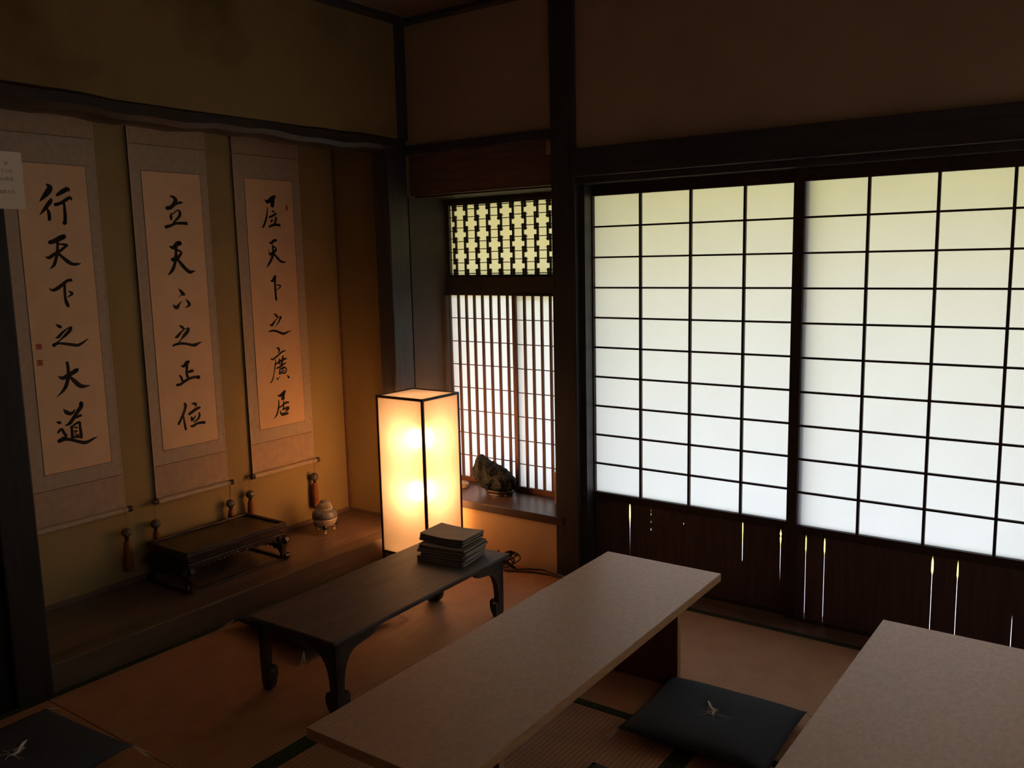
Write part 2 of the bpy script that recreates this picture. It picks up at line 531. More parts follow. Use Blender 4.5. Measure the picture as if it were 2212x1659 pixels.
b = BM()
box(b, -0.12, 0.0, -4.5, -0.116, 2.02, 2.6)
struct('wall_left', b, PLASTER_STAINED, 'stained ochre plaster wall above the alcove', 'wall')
b = BM()
box(b, -0.12, -0.035, -4.5, -2.07, -0.1, 2.05)
struct('wall_side', b, BLACKWOOD, 'dark boarded wall left of the alcove post', 'wall')
b = BM()
box(b, -0.60, -0.505, -2.2, -0.0, 0.0, 2.6)
struct('wall_alcove', b, ALCOVE, 'ochre plaster back wall of the alcove', 'wall')
b = BM()
box(b, -0.60, -0.02, -0.066, -0.012, 0.0, 2.6)
struct('wall_alcove_right', b, ALCOVE, 'ochre plaster right side wall of the alcove', 'wall')
b = BM()
box(b, -0.60, -0.1, -2.2, -2.06, 0.0, 2.6)
struct('wall_alcove_left', b, ALCOVE, 'plaster left side wall of the alcove', 'wall')
b = BM()
box(b, 3.9, 4.05, -4.5, -3.3, -0.15, 2.6)
box(b, 3.9, 4.05, -0.6, 0.1, -0.15, 2.6)
box(b, 3.9, 4.05, -3.3, -0.6, -0.15, 0.40)
box(b, 3.9, 4.05, -3.3, -0.6, 1.74, 1.98)
box(b, 3.9, 4.05, -3.3, -0.6, 2.44, 2.6)
struct('wall_right', b, PLASTER, 'brown plaster wall on the right side', 'wall')
W = thing('window_4', 'paper windows of the right side wall', 'window', (3.95, -1.95, 0.40), kind='structure')
b = BM()
for (za, zb) in ((0.0, 1.34), (1.58, 2.04)):
    sheet(b, (0, -1.35, za), (0, 1.35, za), (0, 1.35, zb), (0, -1.35, zb))
obj('paper', b, SHOJI_WARM, W)
b = BM()
for k in range(13):
    y = -1.35 + 2.7 * k / 12
    box(b, -0.02, -0.005, y - 0.006, y + 0.006, 0, 1.34)
    box(b, -0.02, -0.005, y - 0.006, y + 0.006, 1.58, 2.04)
for k in range(11):
    box(b, -0.018, -0.006, -1.35, 1.35, 0.134 * k - 0.004, 0.134 * k + 0.004)
obj('lattice', b, LATTICE, W)
b = BM()
box(b, 4.0, 5.1, -5, 1.5, 2.55, 2.62)  # added outside the right wall to hold back sky light
struct('roof_side_shade', b, EAVE, 'unseen wooden eave added to dim the right side windows', 'roof')
b = BM()
box(b, -0.75, 4.05, -4.6, -4.4, -0.15, 2.6)
struct('wall_front', b, PLASTER, 'brown plaster wall behind the viewer', 'wall')

b = BM()
box(b, 2.842, 2.94, -0.06, 0.12, -0.1, 1.9, 0.004)
struct('trim_20', b, DARKWOOD, 'dark square post at the right end of the front paper screen', 'post')

# crooked log lintel over the alcove
b = BM()
n = 26
rings = []
for i in range(n + 1):
    y = -2.0 + i * (2.0 - 0.12) / n
    dz = 0.006 * math.sin(i * 0.55) + 0.004 * math.sin(i * 1.7)
    fx = 0.004 + 0.007 * math.sin(i * 0.33 + 0.8)
    zt, zb = 2.030 - 0.004 * i / n + dz * 0.5, 1.957 + dz
    ring = [(-0.115, zt), (fx - 0.012, zt), (fx, zt - 0.014), (fx, zb + 0.022), (fx - 0.018, zb + 0.004), (-0.05, zb - 0.002), (-0.115, zb)]
    rings.append([b.verts.new((p[0], y, p[1])) for p in ring])
for i in range(n):
    for k in range(7):
        b.faces.new((rings[i][k], rings[i][(k + 1) % 7], rings[i + 1][(k + 1) % 7], rings[i + 1][k]))
b.faces.new(rings[0])
b.faces.new(rings[-1][::-1])
struct('trim_3', b, BARK, 'crooked dark log lintel above the hanging scrolls', 'beam')

b = BM()
box(b, -0.12, 0.008, -2.07, -1.951, -0.02, 2.02, 0.006)
struct('trim_4', b, BLACKWOOD, 'dark alcove post nearest the left edge', 'post')
b = BM()
box(b, -0.105, -0.006, -0.19, -0.05, -0.02, 2.025, 0.008)
struct('trim_5', b, DARKWOOD, 'dark corner post behind the paper lantern', 'post')
b = BM()
box(b, -0.02, 0.004, -0.116, -0.04, 2.02, 2.565)
struct('trim_6', b, DARKWOOD, 'slim dark strip in the upper room corner', 'corner strip')
b = BM()
box(b, 0.832, 0.954, -0.056, 0.12, -0.05, 2.57, 0.005)
struct('trim_7', b, DARKWOOD, 'dark square post between the lattice window and the paper screens', 'post')
b = BM()
box(b, 0.954, 3.9, -0.085, 0.02, 1.775, 1.892, 0.004)
box(b, 0.954, 3.9, -0.055, 0.10, 1.748, 1.78)
struct('trim_8', b, DARKWOOD_H, 'wide dark lintel beam above the paper screens', 'beam')
b = BM()
box(b, 0.004, 0.834, -0.075, 0.0, 1.948, 1.988, 0.003)
struct('trim_9', b, DARKWOOD_H, 'thin dark beam above the window lintel board', 'beam')
b = BM()
box(b, -0.006, 0.834, -0.03, 0.0, 1.755, 1.95)
struct('trim_10', b, REDWOOD, 'reddish dark lintel board above the lattice window', 'board')
b = BM()
box(b, 0.954, 3.9, -0.104, 0.10, -0.06, -0.002)
struct('trim_11', b, REDWOOD, 'brown floor track under the paper screens', 'door track')
b = BM()
box(b, 0.95, 0.985, -0.03, 0.08, 0.0, 1.76)
struct('trim_12', b, DARKWOOD, 'dark door jamb beside the square post', 'jamb')

b = BM()
box(b, -0.006, 0.87, 0.0, 0.26, 1.748, 1.757)
struct('trim_19', b, BLACKWOOD, 'dark soffit board inside the window bay', 'soffit')

# alcove platform
b = BM()
box(b, -0.52, -0.092, -2.07, -0.05, 0.0, 0.098)
struct('trim_13', b, PLATFORM, 'polished brown alcove platform board under the scrolls', 'platform')
b = BM()
box(b, -0.09, 0.0, -1.955, -0.186, -0.05, 0.101, 0.004)
struct('trim_14', b, KAMACHI, 'dark front sill beam of the alcove platform', 'sill beam')
b = BM()
box(b, -0.505, -0.495, -2.06, -0.066, 0.098, 0.118, 0.001)
struct('baseboard_back', b, PLATFORM, 'thin wooden skirting along the alcove back wall', 'baseboard')
b = BM()
box(b, -0.495, -0.10, -0.076, -0.066, 0.098, 0.114, 0.001)
struct('baseboard_right', b, PLATFORM, 'thin wooden skirting along the alcove side wall', 'baseboard')
b = BM()
box(b, -0.505, -0.494, -0.077, -0.066, 0.114, 2.5)
struct('trim_16', b, REDWOOD, 'slim reddish strip in the alcove corner', 'corner strip')

# ------------------------------------------------------------------ window bay: sill, lattice transom, slatted sashes
b = BM()
box(b, -0.006, 0.87, -0.062, 0.31, 0.228, 0.267, 0.003)
struct('trim_17', b, SILLWOOD, 'brown wooden window sill board holding the rock', 'window sill')
YW = 0.245
b = BM()
box(b, -0.006, 0.87, YW - 0.03, YW + 0.03, 1.262, 1.352)
box(b, -0.006, 0.87, YW - 0.03, YW + 0.03, 1.724, 1.75)
box(b, 0.845, 0.87, YW - 0.03, YW + 0.03, 0.267, 1.75)
box(b, -0.008, 0.012, YW - 0.012, YW + 0.03, 1.352, 1.724)
box(b, -0.006, 0.87, YW - 0.035, YW + 0.03, 0.266, 0.270)
struct('trim_18', b, DARKWOOD_H, 'dark window rails framing the lattice and slatted sashes', 'window frame')

win1 = thing('window_1', 'upper transom window of interlocking square lattice over yellow paper', 'window', (0.43, YW, 1.352), kind='structure')


def lx(x):
    return x - 0.43


def lz(z):
    return z - 1.352


b = BM()
box(b, lx(0.012), lx(0.845), -0.012, 0.012, lz(1.352), lz(1.362))
box(b, lx(0.012), lx(0.845), -0.012, 0.012, lz(1.716), lz(1.724))
obj('frame', b, LATTICE, win1)
b = BM()


def clipbox(bm, x0, x1, y0, y1, z0, z1):
    x0, x1 = max(x0, 0.012), min(x1, 0.845)
    z0, z1 = max(z0, 1.354), min(z1, 1.722)
    if x1 - x0 > 0.002 and z1 - z0 > 0.002:
        box(bm, lx(x0), lx(x1), y0, y1, lz(z0), lz(z1))


for row in range(-1, 5):
    for col in range(-1, 7):
        for ph in (0, 1):
            cx = 0.1535 + 0.1452 * col + 0.0726 * ph
            cz = 1.6755 - 0.1085 * row - 0.05425 * ph
            for s in (-1, 1):
                clipbox(b, cx + s * 0.0290 - 0.0042, cx + s * 0.0290 + 0.0042, -0.009, 0.001, cz - 0.0429, cz + 0.0429)
                clipbox(b, cx - 0.054, cx + 0.054, -0.004 - 0.004 * ph, 0.000 - 0.004 * ph, cz + s * 0.0198 - 0.0021, cz + s * 0.0198 + 0.0021)
obj('lattice', b, LATTICE, win1)
b = BM()
sheet(b, (lx(0.0), 0.006, lz(1.35)), (lx(0.85), 0.006, lz(1.35)), (lx(0.85), 0.006, lz(1.726)), (lx(0.0), 0.006, lz(1.726)))
obj('paper', b, SHOJI_OLD, win1)


def sash(name, label, x0, x1, stile_l, stile_r, y, ncol):
    W = thing(name, label, 'window', ((x0 + x1) / 2, y, 0.27), kind='structure')
    ox, oz = (x0 + x1) / 2, 0.27
    bb = BM()
    box(bb, x0 - stile_l - ox, x0 - ox, -0.012, 0.012, 0.0, 1.262 - oz)
    box(bb, x1 - ox, x1 + stile_r - ox, -0.012, 0.012, 0.0, 1.262 - oz)
    box(bb, x0 - ox, x1 - ox, -0.012, 0.012, 0.0, 0.024)
    box(bb, x0 - ox, x1 - ox, -0.012, 0.012, 1.258 - oz, 1.262 - oz)
    obj('frame', bb, LATTICE_LIGHT, W)
    bb = BM()
    p = (x1 - x0) / ncol
    for k in range(1, ncol):
        xc = x0 + k * p - ox
        box(bb, xc - 0.0055, xc + 0.0055, -0.009, 0.003, 0.024, 1.258 - oz)
    for k in range(1, 8):
        zc = 1.2605 - 0.1214 * k - oz
        box(bb, x0 - ox, x1 - ox, -0.002, 0.0028, zc - 0.0022, zc + 0.0022)
    obj('lattice', bb, LATTICE_LIGHT, W)
    bb = BM()
    sheet(bb, (x0 - ox - 0.002, 0.0035, 0.01), (x1 - ox + 0.002, 0.0035, 0.01), (x1 - ox + 0.002, 0.0035, 1.26 - oz), (x0 - ox - 0.002, 0.0035, 1.26 - oz))
    obj('paper', bb, SHOJI, W)


sash('window_2', 'left slatted paper window sash behind the lantern and rock', 0.002, 0.4215, 0.008, 0.022, YW, 8)
sash('window_3', 'right slatted paper window sash beside the square post', 0.440, 0.845, 0.020, 0.0, YW - 0.026, 8)


# ------------------------------------------------------------------ sliding paper screens
def screen(name, label, x0, y, stile_l, stile_r, slits):
    """x0: left edge of the paper; four columns, ten rows, boarded foot with gaps between the boards"""
    C, ZB, ZT = 0.22657, 0.389, 1.70
    x1 = x0 + 4 * C
    D = thing(name, label, 'sliding door', ((x0 + x1) / 2, y, 0), kind='structure')
    ox = (x0 + x1) / 2
    bb = BM()
    box(bb, x0 - stile_l - ox, x0 - ox, 0.0, 0.027, 0.0, 1.757)
    box(bb, x1 - ox, x1 + stile_r - ox, 0.0, 0.027, 0.0, 1.757)
    box(bb, x0 - ox, x1 - ox, 0.0, 0.027, ZT, 1.757)
    box(bb, x0 - ox, x1 - ox, 0.0, 0.027, 0.356, ZB)
    box(bb, x0 - ox, x1 - ox, 0.0, 0.027, 0.0, 0.013)
    obj('frame', bb, LATTICE, D)
    bb = BM()
    for k in range(1, 4):
        xc = x0 + C * k - ox
        box(bb, xc - 0.0048, xc + 0.0048, 0.003, 0.017, ZB, ZT)
    for k in range(1, 10):
        zc = ZB + (ZT - ZB) * k / 10
        box(bb, x0 - ox, x1 - ox, 0.005, 0.0165, zc - 0.0037, zc + 0.0037)
    obj('lattice', bb, LATTICE, D)
    # paper, very slightly wrinkled
    bb = BM()
    nx, nz = 40, 60
    g = []
    for i in range(nx + 1):
        col = []
        for j in range(nz + 1):
            x = x0 - 0.004 + (x1 - x0 + 0.008) * i / nx
            z = ZB - 0.004 + (ZT - ZB + 0.008) * j / nz
            q = noise.noise(Vector((x * 5, z * 5, ox))) * 0.0008
            col.append(bb.verts.new((x - ox, 0.0185 + q, z)))
        g.append(col)
    for i in range(nx):
        for j in range(nz):
            bb.faces.new((g[i][j], g[i + 1][j], g[i + 1][j + 1], g[i][j + 1]))
    obj('paper', bb, SHOJI, D, smooth=True)
    # boards with open gaps; a slit is (x, [(z, half width), ...])
    bb = BM()
    zl = [0.013 + (0.356 - 0.013) * i / 40 for i in range(41)]

    def halfw(prof, z):
        if prof is None:
            return 0.0
        for (za, wa), (zb_, wb) in zip(prof, prof[1:]):
            if za <= z <= zb_:
                t = (z - za) / max(zb_ - za, 1e-6)
                return wa + (wb - wa) * t
        return 0.0

    edges = [(x0, None)] + slits + [(x1, None)]
    for (xa, pa), (xb, pb) in zip(edges, edges[1:]):
        L = [(xa + 0.72 * halfw(pa, z), z) for z in zl]
        Rr = [(xb - 0.72 * halfw(pb, z), z) for z in zl]
        for i in range(40):
            q = [(L[i][0], zl[i]), (Rr[i][0], zl[i]), (Rr[i + 1][0], zl[i + 1]), (L[i + 1][0], zl[i + 1])]
            f = [bb.verts.new((p[0] - ox, 0.010, p[1])) for p in q]
            k = [bb.verts.new((p[0] - ox, 0.0125, p[1])) for p in q]
            bb.faces.new(f)
            bb.faces.new(k[::-1])
            bb.faces.new((f[0], k[0], k[3], f[3]))
            bb.faces.new((f[1], f[2], k[2], k[1]))
    bmesh.ops.remove_doubles(bb, verts=bb.verts[:], dist=1e-6)
    obj('foot_board', bb, BOARDWOOD, D)
    return D


def ragged(z0, z1, w, seed):
    rr = random.Random(seed)
    out = [(0.0, 0.0)]
    z = z0
    while z < z1:
        out += [(z, 0.0), (z + 0.003, w * rr.uniform(0.6, 1.2)), (z + 0.008, 0.0)]
        z += rr.uniform(0.018, 0.045)
    return out + [(1.0, 0.0)]


thin = 0.0012
screen('door_1', 'left sliding paper screen, four columns of panes over a dark board', 0.9903, 0.0285, 0.03, 0.03, [
    (1.085, [(0, 0), (0.30, 0), (0.302, 0.0018), (0.306, 0), (1, 0)]),
    (1.1625, [(0, 0), (0.05, 0.0), (0.24, 0.0016), (0.262, 0.0028), (0.30, 0.0062), (0.345, 0.0052), (0.352, 0.002), (0.3525, 0), (1, 0)]),
    (1.266, ragged(0.25, 0.345, 0.0030, 3)),
    (1.420, ragged(0.30, 0.35, 0.0026, 5)),
    (1.681, [(0, 0), (0.185, 0), (0.19, 0.0016), (0.27, 0.0020), (0.32, 0.0032), (0.348, 0.0030), (0.352, 0), (1, 0)]),
    (1.838, [(0, 0), (0.10, 0), (0.20, 0.0013), (0.285, 0.0016), (0.295, 0.003), (0.315, 0.0055), (0.322, 0.002), (0.33, 0.0062), (0.345, 0.0015), (0.352, 0), (1, 0)]),
])
screen('door_2', 'right sliding paper screen in front, running past the right edge', 1.9096, 0.0, 0.039, 0.03, [
    (1.947, [(0, 0.0006), (0.03, 0.0011), (0.10, thin), (0.285, thin), (0.295, 0.0036), (0.34, 0.0034), (0.352, 0), (1, 0)]),
    (2.018, [(0, 0.001), (0.05, thin), (0.29, thin), (0.30, 0.0042), (0.34, 0.0040), (0.355, 0), (1, 0)]),
    (2.398, [(0, 0.0012), (0.05, thin), (0.285, thin), (0.293, 0.0055), (0.335, 0.0050), (0.35, 0), (1, 0)]),
    (2.480, [(0, 0.001), (0.05, thin), (0.285, thin), (0.295, 0.0042), (0.335, 0.0030), (0.35, 0), (1, 0)]),
    (2.655, [(0, 0.001), (0.1, 0.0014), (0.17, 0.0008), (0.19, 0), (1, 0)]),
])
screen('door_3', 'third sliding paper screen further along the right end of the wall', 2.9205, 0.033, 0.03, 0.03, [(3.2, [(0, 0), (1, 0)])])

# ------------------------------------------------------------------ hanging scrolls
# brush strokes per scroll, tenths of a millimetre on the paper: across, height, brush width
INK = {
 1: """-15574,17608,89 -15473,17503,211 -15605,17299,211 -15778,17115,133 -15900,16990,44
-15473,17095,56 -15500,16994,156 -15652,16812,156 -15803,16631,111 -15963,16454,18
-15652,16701,67 -15609,16570,134 -15601,16415,139 -15608,16304,134
-15218,17239,112 -15035,17358,169 -14817,17480,170 -14752,17439,102
-15321,16868,135 -15122,16931,124 -14903,17062,131 -14732,17159,113 -14680,17093,80
-14986,16924,102 -14982,16723,113 -14985,16453,136 -15006,16227,147 -15034,16182,170
-15675,15424,157 -15489,15480,180 -15251,15593,204 -15108,15651,182
-15378,15458,102 -15400,15233,102 -15435,14985,124 -15514,14761,124 -15601,14560,124 -15775,14394,23
-15342,15357,57 -15114,15345,91 -15002,15311,68 -15100,15255,102 -15347,15075,113 -15562,14964,135 -15754,14843,124 -15886,14867,45
-15378,14985,102 -15210,14825,137 -15040,14674,160 -14862,14580,126 -14674,14576,104 -14542,14597,28
-15871,13659,34 -15743,13586,113 -15554,13657,148 -15358,13786,137 -15136,13938,115 -14994,13957,127
-15267,13783,103 -15279,13532,115 -15282,13257,110 -15251,13094,149 -15206,12965,138
-15129,13525,41 -14997,13439,115 -15074,13362,81 -15198,13287,18
-15747,12254,41 -15628,12176,137 -15574,12149,103
-15808,11743,34 -15702,11768,115 -15538,11916,103 -15364,12041,58 -15218,12099,69 -15159,12106,81 -15229,11984,139 -15433,11803,115 -15633,11647,57 -15781,11545,80 -15903,11465,149
-15903,11465,137 -15715,11516,96 -15419,11466,111 -15144,11405,128 -14957,11376,117 -14783,11442,99 -14605,11544,59 -14491,11593,14
-15458,10718,128 -15439,10552,128 -15445,10365,140 -15465,10157,151 -15518,9976,151 -15607,9776,151 -15751,9609,104 -16001,9410,18
-15832,10214,58 -15711,10141,139 -15521,10187,174 -15324,10281,175 -15150,10366,187 -15075,10404,129
-15384,10147,93 -15236,9963,176 -15063,9775,188 -14925,9709,154 -14781,9702,95 -14610,9708,19
-15772,8907,35 -15680,8775,164 -15523,8691,141 -15401,8731,106 -15307,8847,19
-15049,9035,166 -15075,8895,178 -15237,8706,153 -15425,8474,153 -15583,8310,141 -15754,8244,47
-15404,8446,24 -15254,8517,95 -15107,8553,107
-15527,8157,106 -15524,7942,118 -15534,7706,118
-15502,8165,71 -15327,8255,95 -15181,8278,95 -15186,8099,114 -15171,7880,131 -15167,7663,119
-15446,8132,35 -15319,8086,83
-15427,7961,59 -15308,7952,47 -15423,7877,43
-15439,7832,28 -15346,7803,59 -15227,7794,36
-15473,7730,83 -15307,7712,107 -15165,7686,83
-16095,8443,35 -15995,8402,128 -15950,8383,93
-16066,8026,93 -15928,8132,105 -15850,7976,117 -15771,7820,106 -15940,7768,70 -16064,7684,140
-16066,7661,140 -15829,7700,129 -15599,7646,130 -15325,7523,131 -15045,7423,143 -14846,7459,120 -14667,7523,84 -14503,7562,19""",
 2: """-10329,17403,57 -10179,17364,136 -10087,17233,205 -10179,17071,182 -10345,16930,170 -10527,16891,169
-10527,16891,158 -10317,16954,136 -10075,17075,102 -9861,17151,114 -9757,17143,57
-10341,16683,45 -10366,16547,136 -10364,16411,91
-10281,16639,57 -10157,16733,57 -9994,16817,69 -9912,16717,137 -9964,16557,137 -10134,16394,103 -10273,16277,68
-10635,16091,147 -10413,16150,125 -10173,16245,114 -9885,16262,126 -9636,16255,150
-10529,15255,68 -10366,15209,183 -10171,15368,207 -10039,15391,207
-10235,15231,161 -10249,15071,138 -10265,14888,161 -10304,14728,184 -10363,14500,149 -10473,14273,161 -10615,14117,103 -10737,14040,27
-10221,15094,103 -10093,15070,92 -9995,14989,104 -10084,14863,138 -10280,14705,184 -10449,14696,172
-10202,14704,92 -10038,14494,162 -9845,14282,163 -9644,14137,164 -9481,14157,94 -9358,14177,23
-10246,13417,39 -10177,13326,127 -10076,13204,167 -10013,13162,118
-10102,13166,49 -10206,13112,35 -10294,13038,20
-10590,12742,39 -10500,12639,156 -10392,12623,176 -10293,12745,88 -10150,12864,24
-9943,12932,39 -9841,12818,128 -9782,12716,138 -9856,12641,99 -10030,12573,16
-10362,11816,49 -10247,11739,118 -10163,11673,99
-10616,11306,49 -10514,11336,137 -10359,11471,108 -10192,11596,59 -10007,11661,49 -9918,11654,99 -9973,11539,159 -10168,11356,138 -10314,11210,59 -10437,11083,49
-10756,10955,78 -10598,10999,108 -10376,11018,118 -10110,10983,109 -9845,10909,120 -9642,10890,150 -9476,10945,100 -9286,10998,12
-10447,10037,27 -10312,10000,134 -10150,10128,179 -10044,10172,135
-10127,10103,135 -10156,9903,135 -10186,9703,123 -10162,9542,135 -10117,9469,101
-10083,9714,112 -9953,9743,135 -9876,9746,124
-10534,9610,78 -10457,9488,112 -10419,9348,101
-10707,9206,111 -10531,9217,123 -10294,9333,135 -10031,9424,124 -9772,9449,125 -9593,9415,171
-10428,8355,56 -10361,8254,147 -10416,8057,135 -10523,7846,135 -10639,7661,124 -10768,7478,123
-10495,7728,79 -10487,7522,108 -10456,7288,124 -10441,7171,113
-10040,8274,45 -9899,8253,125 -9826,8196,114 -9911,8117,34
-10206,7830,125 -10005,7925,148 -9789,8018,137 -9644,8042,92
-10104,7665,80 -10088,7547,148 -9980,7610,91 -9853,7728,18
-9704,7797,80 -9687,7690,115 -9777,7542,103 -9996,7417,57
-10189,7277,57 -10062,7255,125 -9847,7334,114 -9611,7341,127 -9468,7317,138""",
 3: """-5258,17436,71 -5130,17359,178 -4878,17511,227 -4705,17613,168
-4754,17563,167 -4829,17370,227 -4857,17203,215
-5164,17109,36 -5179,16908,71 -5244,16645,100 -5337,16406,107 -5458,16191,107 -5549,16154,47
-4878,16928,72 -4789,16907,96
-5081,16637,84 -4911,16689,108 -4659,16815,96
-4970,16509,60 -4961,16426,84 -4862,16535,36
-4675,16611,120 -4699,16491,120 -4786,16345,96
-5115,16185,96 -4914,16259,120 -4638,16288,121 -4486,16267,133
-5158,15432,60 -5039,15408,132 -4879,15529,133 -4757,15529,121
-4988,15288,84 -4971,15120,109 -4972,14903,145 -5098,14639,133 -5234,14449,120 -5414,14248,29
-4975,15264,72 -4786,15143,85 -4856,15023,133 -5110,14880,145 -5214,14905,72 -5215,15085,24
-4926,14903,85 -4758,14707,121 -4556,14534,122 -4373,14483,98 -4202,14480,20
-5238,13622,32 -5119,13596,129 -5000,13732,151 -4941,13795,141
-4956,13774,140 -4974,13537,125 -4980,13278,113 -4976,12974,119 -4957,12690,130
-4891,13372,43 -4727,13376,65 -4650,13308,76 -4796,13194,54 -4924,13123,26
-5133,11993,54 -5030,11910,120 -4953,11839,98
-5442,11492,33 -5323,11451,130 -5163,11591,98 -5016,11734,48 -4845,11810,44 -4735,11803,99 -4828,11677,99 -4950,11510,66 -5127,11348,17
-5508,11149,65 -5331,11179,98 -5061,11135,109 -4794,11025,121 -4603,10976,121 -4374,11046,78 -4130,11093,18
-5125,10313,52 -4997,10275,118 -4973,10167,105 -5047,10043,31
-5503,9816,52 -5393,9778,91 -5055,9939,92 -4814,10086,92 -4578,10134,47
-5217,9746,39 -5271,9463,78 -5363,9107,57 -5467,8804,73 -5575,8673,65 -5656,8663,21
-4765,9856,105 -4814,9650,118 -4897,9421,105
-5184,9533,91 -4979,9642,105 -4709,9718,119 -4526,9725,48
-5004,9750,79 -4989,9511,92
-5217,9313,52 -5001,9354,105 -4762,9459,92 -4608,9521,66
-4993,9247,66 -5043,9015,74
-5011,9223,79 -4774,9301,105 -4611,9256,79 -4604,9122,85 -4696,9013,79
-5021,9092,58 -4719,9149,58
-5025,9039,66 -4662,9022,74
-4811,9252,58 -4841,9070,58
-5204,8837,52 -5177,8767,66 -5002,8904,13
-4570,8905,32 -4478,8786,133
-5206,7950,66 -5042,7940,159 -4834,8058,186 -4762,8128,106
-4836,8031,159 -4918,7829,159 -4974,7744,119
-4821,7789,80 -4891,7745,119
-5189,7735,53 -5191,7496,92 -5262,7213,92 -5359,7016,92 -5535,6852,32
-5254,7319,92 -5015,7416,80 -4773,7527,120 -4572,7524,80
-4883,7624,66 -4900,7398,93 -4928,7242,93
-5015,7202,40 -4794,7248,120 -4608,7273,134 -4666,7174,134 -4806,7089,40
-5133,7167,53 -5047,6993,133 -4847,6988,160 -4663,6985,107""",
}


def ribbon(bm, pts, depth):
    """one brush stroke: a smooth ribbon with rounded ends, facing +x"""
    P = smooth_line([(p[0], p[1], p[2]) for p in pts], 6)
    left, right = [], []
    for i, p in enumerate(P):
        a, c = P[max(i - 1, 0)], P[min(i + 1, len(P) - 1)]
        t = Vector((c[0] - a[0], c[1] - a[1], 0))
        if t.length < 1e-9:
            t = Vector((1, 0, 0))
        t.normalize()
        n = Vector((-t.y, t.x, 0))
        wd = max(p[2], 0.0003) / 2 * (1 + 0.05 * noise.noise(Vector((p[0] * 400, p[1] * 400, depth * 1e5))))
        left.append((p[0] + n.x * wd, p[1] + n.y * wd))
        right.append((p[0] - n.x * wd, p[1] - n.y * wd))

    def V(q):
        return bm.verts.new((depth, q[0], q[1]))
    lv, rv = [V(q) for q in left], [V(q) for q in right]
    for i in range(len(P) - 1):
        for tri in ((rv[i], rv[i + 1], lv[i + 1]), (rv[i], lv[i + 1], lv[i])):
            bm.faces.new(tri)
    for idx in (0, -1):
        p = P[idx]
        c = V((p[0], p[1]))
        ring = [V((p[0] + math.cos(a) * p[2] / 2, p[1] + math.sin(a) * p[2] / 2)) for a in [k * math.pi / 6 for k in range(12)]]
        for k in range(12):
            bm.faces.new((c, ring[k], ring[(k + 1) % 12]))


def scroll(idx, label, ya, yb, pa, pb, seals):
    """ya..yb: mount, pa..pb: inscribed paper (along the wall)"""
    yc = (ya + yb) / 2
    T = thing('hanging_scroll', label, 'hanging scroll', (-0.494, yc, 0.427), 0, 'calligraphy scrolls in the alcove')
    Z0 = 0.427

    def part(name, y0, y1, z0, z1, x0, x1, m, parent=T):
        bb = BM()
        box(bb, x0 + 0.494, x1 + 0.494, y0 - yc, y1 - yc, z0 - Z0, z1 - Z0)
        return obj(name, bb, m, parent)
    part('mount', ya, yb, 0.579, 1.95, -0.495, -0.4932, SILK)
    part('lower_silk', ya, yb, 0.427, 0.579, -0.495, -0.4932, SILK_END)
    part('upper_silk', ya, yb, 1.95, 2.30, -0.495, -0.4932, SILK_END)
    for y0 in (ya, yb - 0.005):
        part('edge_strip', y0, y0 + 0.005, 0.43, 2.30, -0.4948, -0.4922, SILK_EDGE)
    for z in (0.578, 1.949):
        part('seam_line', ya + 0.005, yb - 0.005, z - 0.0012, z + 0.0012, -0.4933, -0.4930, MLINE)
    pp = part('writing_paper', pa, pb, 0.642, 1.84, -0.4933, -0.4918, WASHI)
    bb = BM()
    for (y0, y1, z0, z1) in ((pa - 0.002, pb + 0.002, 0.640, 0.642), (pa - 0.002, pb + 0.002, 1.84, 1.842), (pa - 0.002, pa, 0.642, 1.84), (pb, pb + 0.002, 0.642, 1.84)):
        box(bb, -0.4933 + 0.494, -0.4920 + 0.494, y0 - yc, y1 - yc, z0 - Z0, z1 - Z0)
    obj('paper_border_line', bb, MLINE, T)
    chars = []
    for line in INK[idx].strip().splitlines():
        pts = []
        for tok in line.split():
            a, c, wd = tok.split(',')
            pts.append((int(a) * 1e-4 - yc, int(c) * 1e-4 - Z0, int(wd) * 1e-4))
        lo, hi = min(p[1] for p in pts), max(p[1] for p in pts)
        if chars and hi > chars[-1][0] - 0.012:
            chars[-1][0] = min(lo, chars[-1][0])
            chars[-1][1].append(pts)
        else:
            chars.append([lo, [pts]])
    for lo, strokes in chars:
        bb = BM()
        for k, pts in enumerate(strokes):
            ribbon(bb, pts, -0.4915 + 0.494 + k * 6e-6)
        obj('brush_character', bb, INKMAT, pp)
    for (y0, y1, z0, z1) in seals:
        bb = BM()
        box(bb, -0.4919 + 0.494, -0.4913 + 0.494, y0 - yc, y1 - yc, z0 - Z0, z1 - Z0)
        obj('red_seal', bb, SEALRED, pp)
    bb = BM()
    tube(bb, [(0.012, ya - yc, 0), (0.012, yb - yc, 0)], 0.0115, 20)
    ro = obj('roller', bb, SILK_EDGE, T, smooth=False)
    for s, y in ((-1, ya - yc), (1, yb - yc)):
        bb = BM()
        prof = [(0.0095, 0.0), (0.0125, 0.001), (0.0125, 0.006), (0.0105, 0.0075), (0.0125, 0.009), (0.0128, 0.018), (0.0115, 0.021)]
        lathe(bb, prof, 20)
        bmesh.ops.rotate(bb, verts=bb.verts[:], cent=(0, 0, 0), matrix=Matrix.Rotation(-s * math.pi / 2, 3, 'X'))
        bmesh.ops.translate(bb, verts=bb.verts[:], vec=(0.012, y, 0))
        obj('knob', bb, KNOB, ro, smooth=True)
    return T


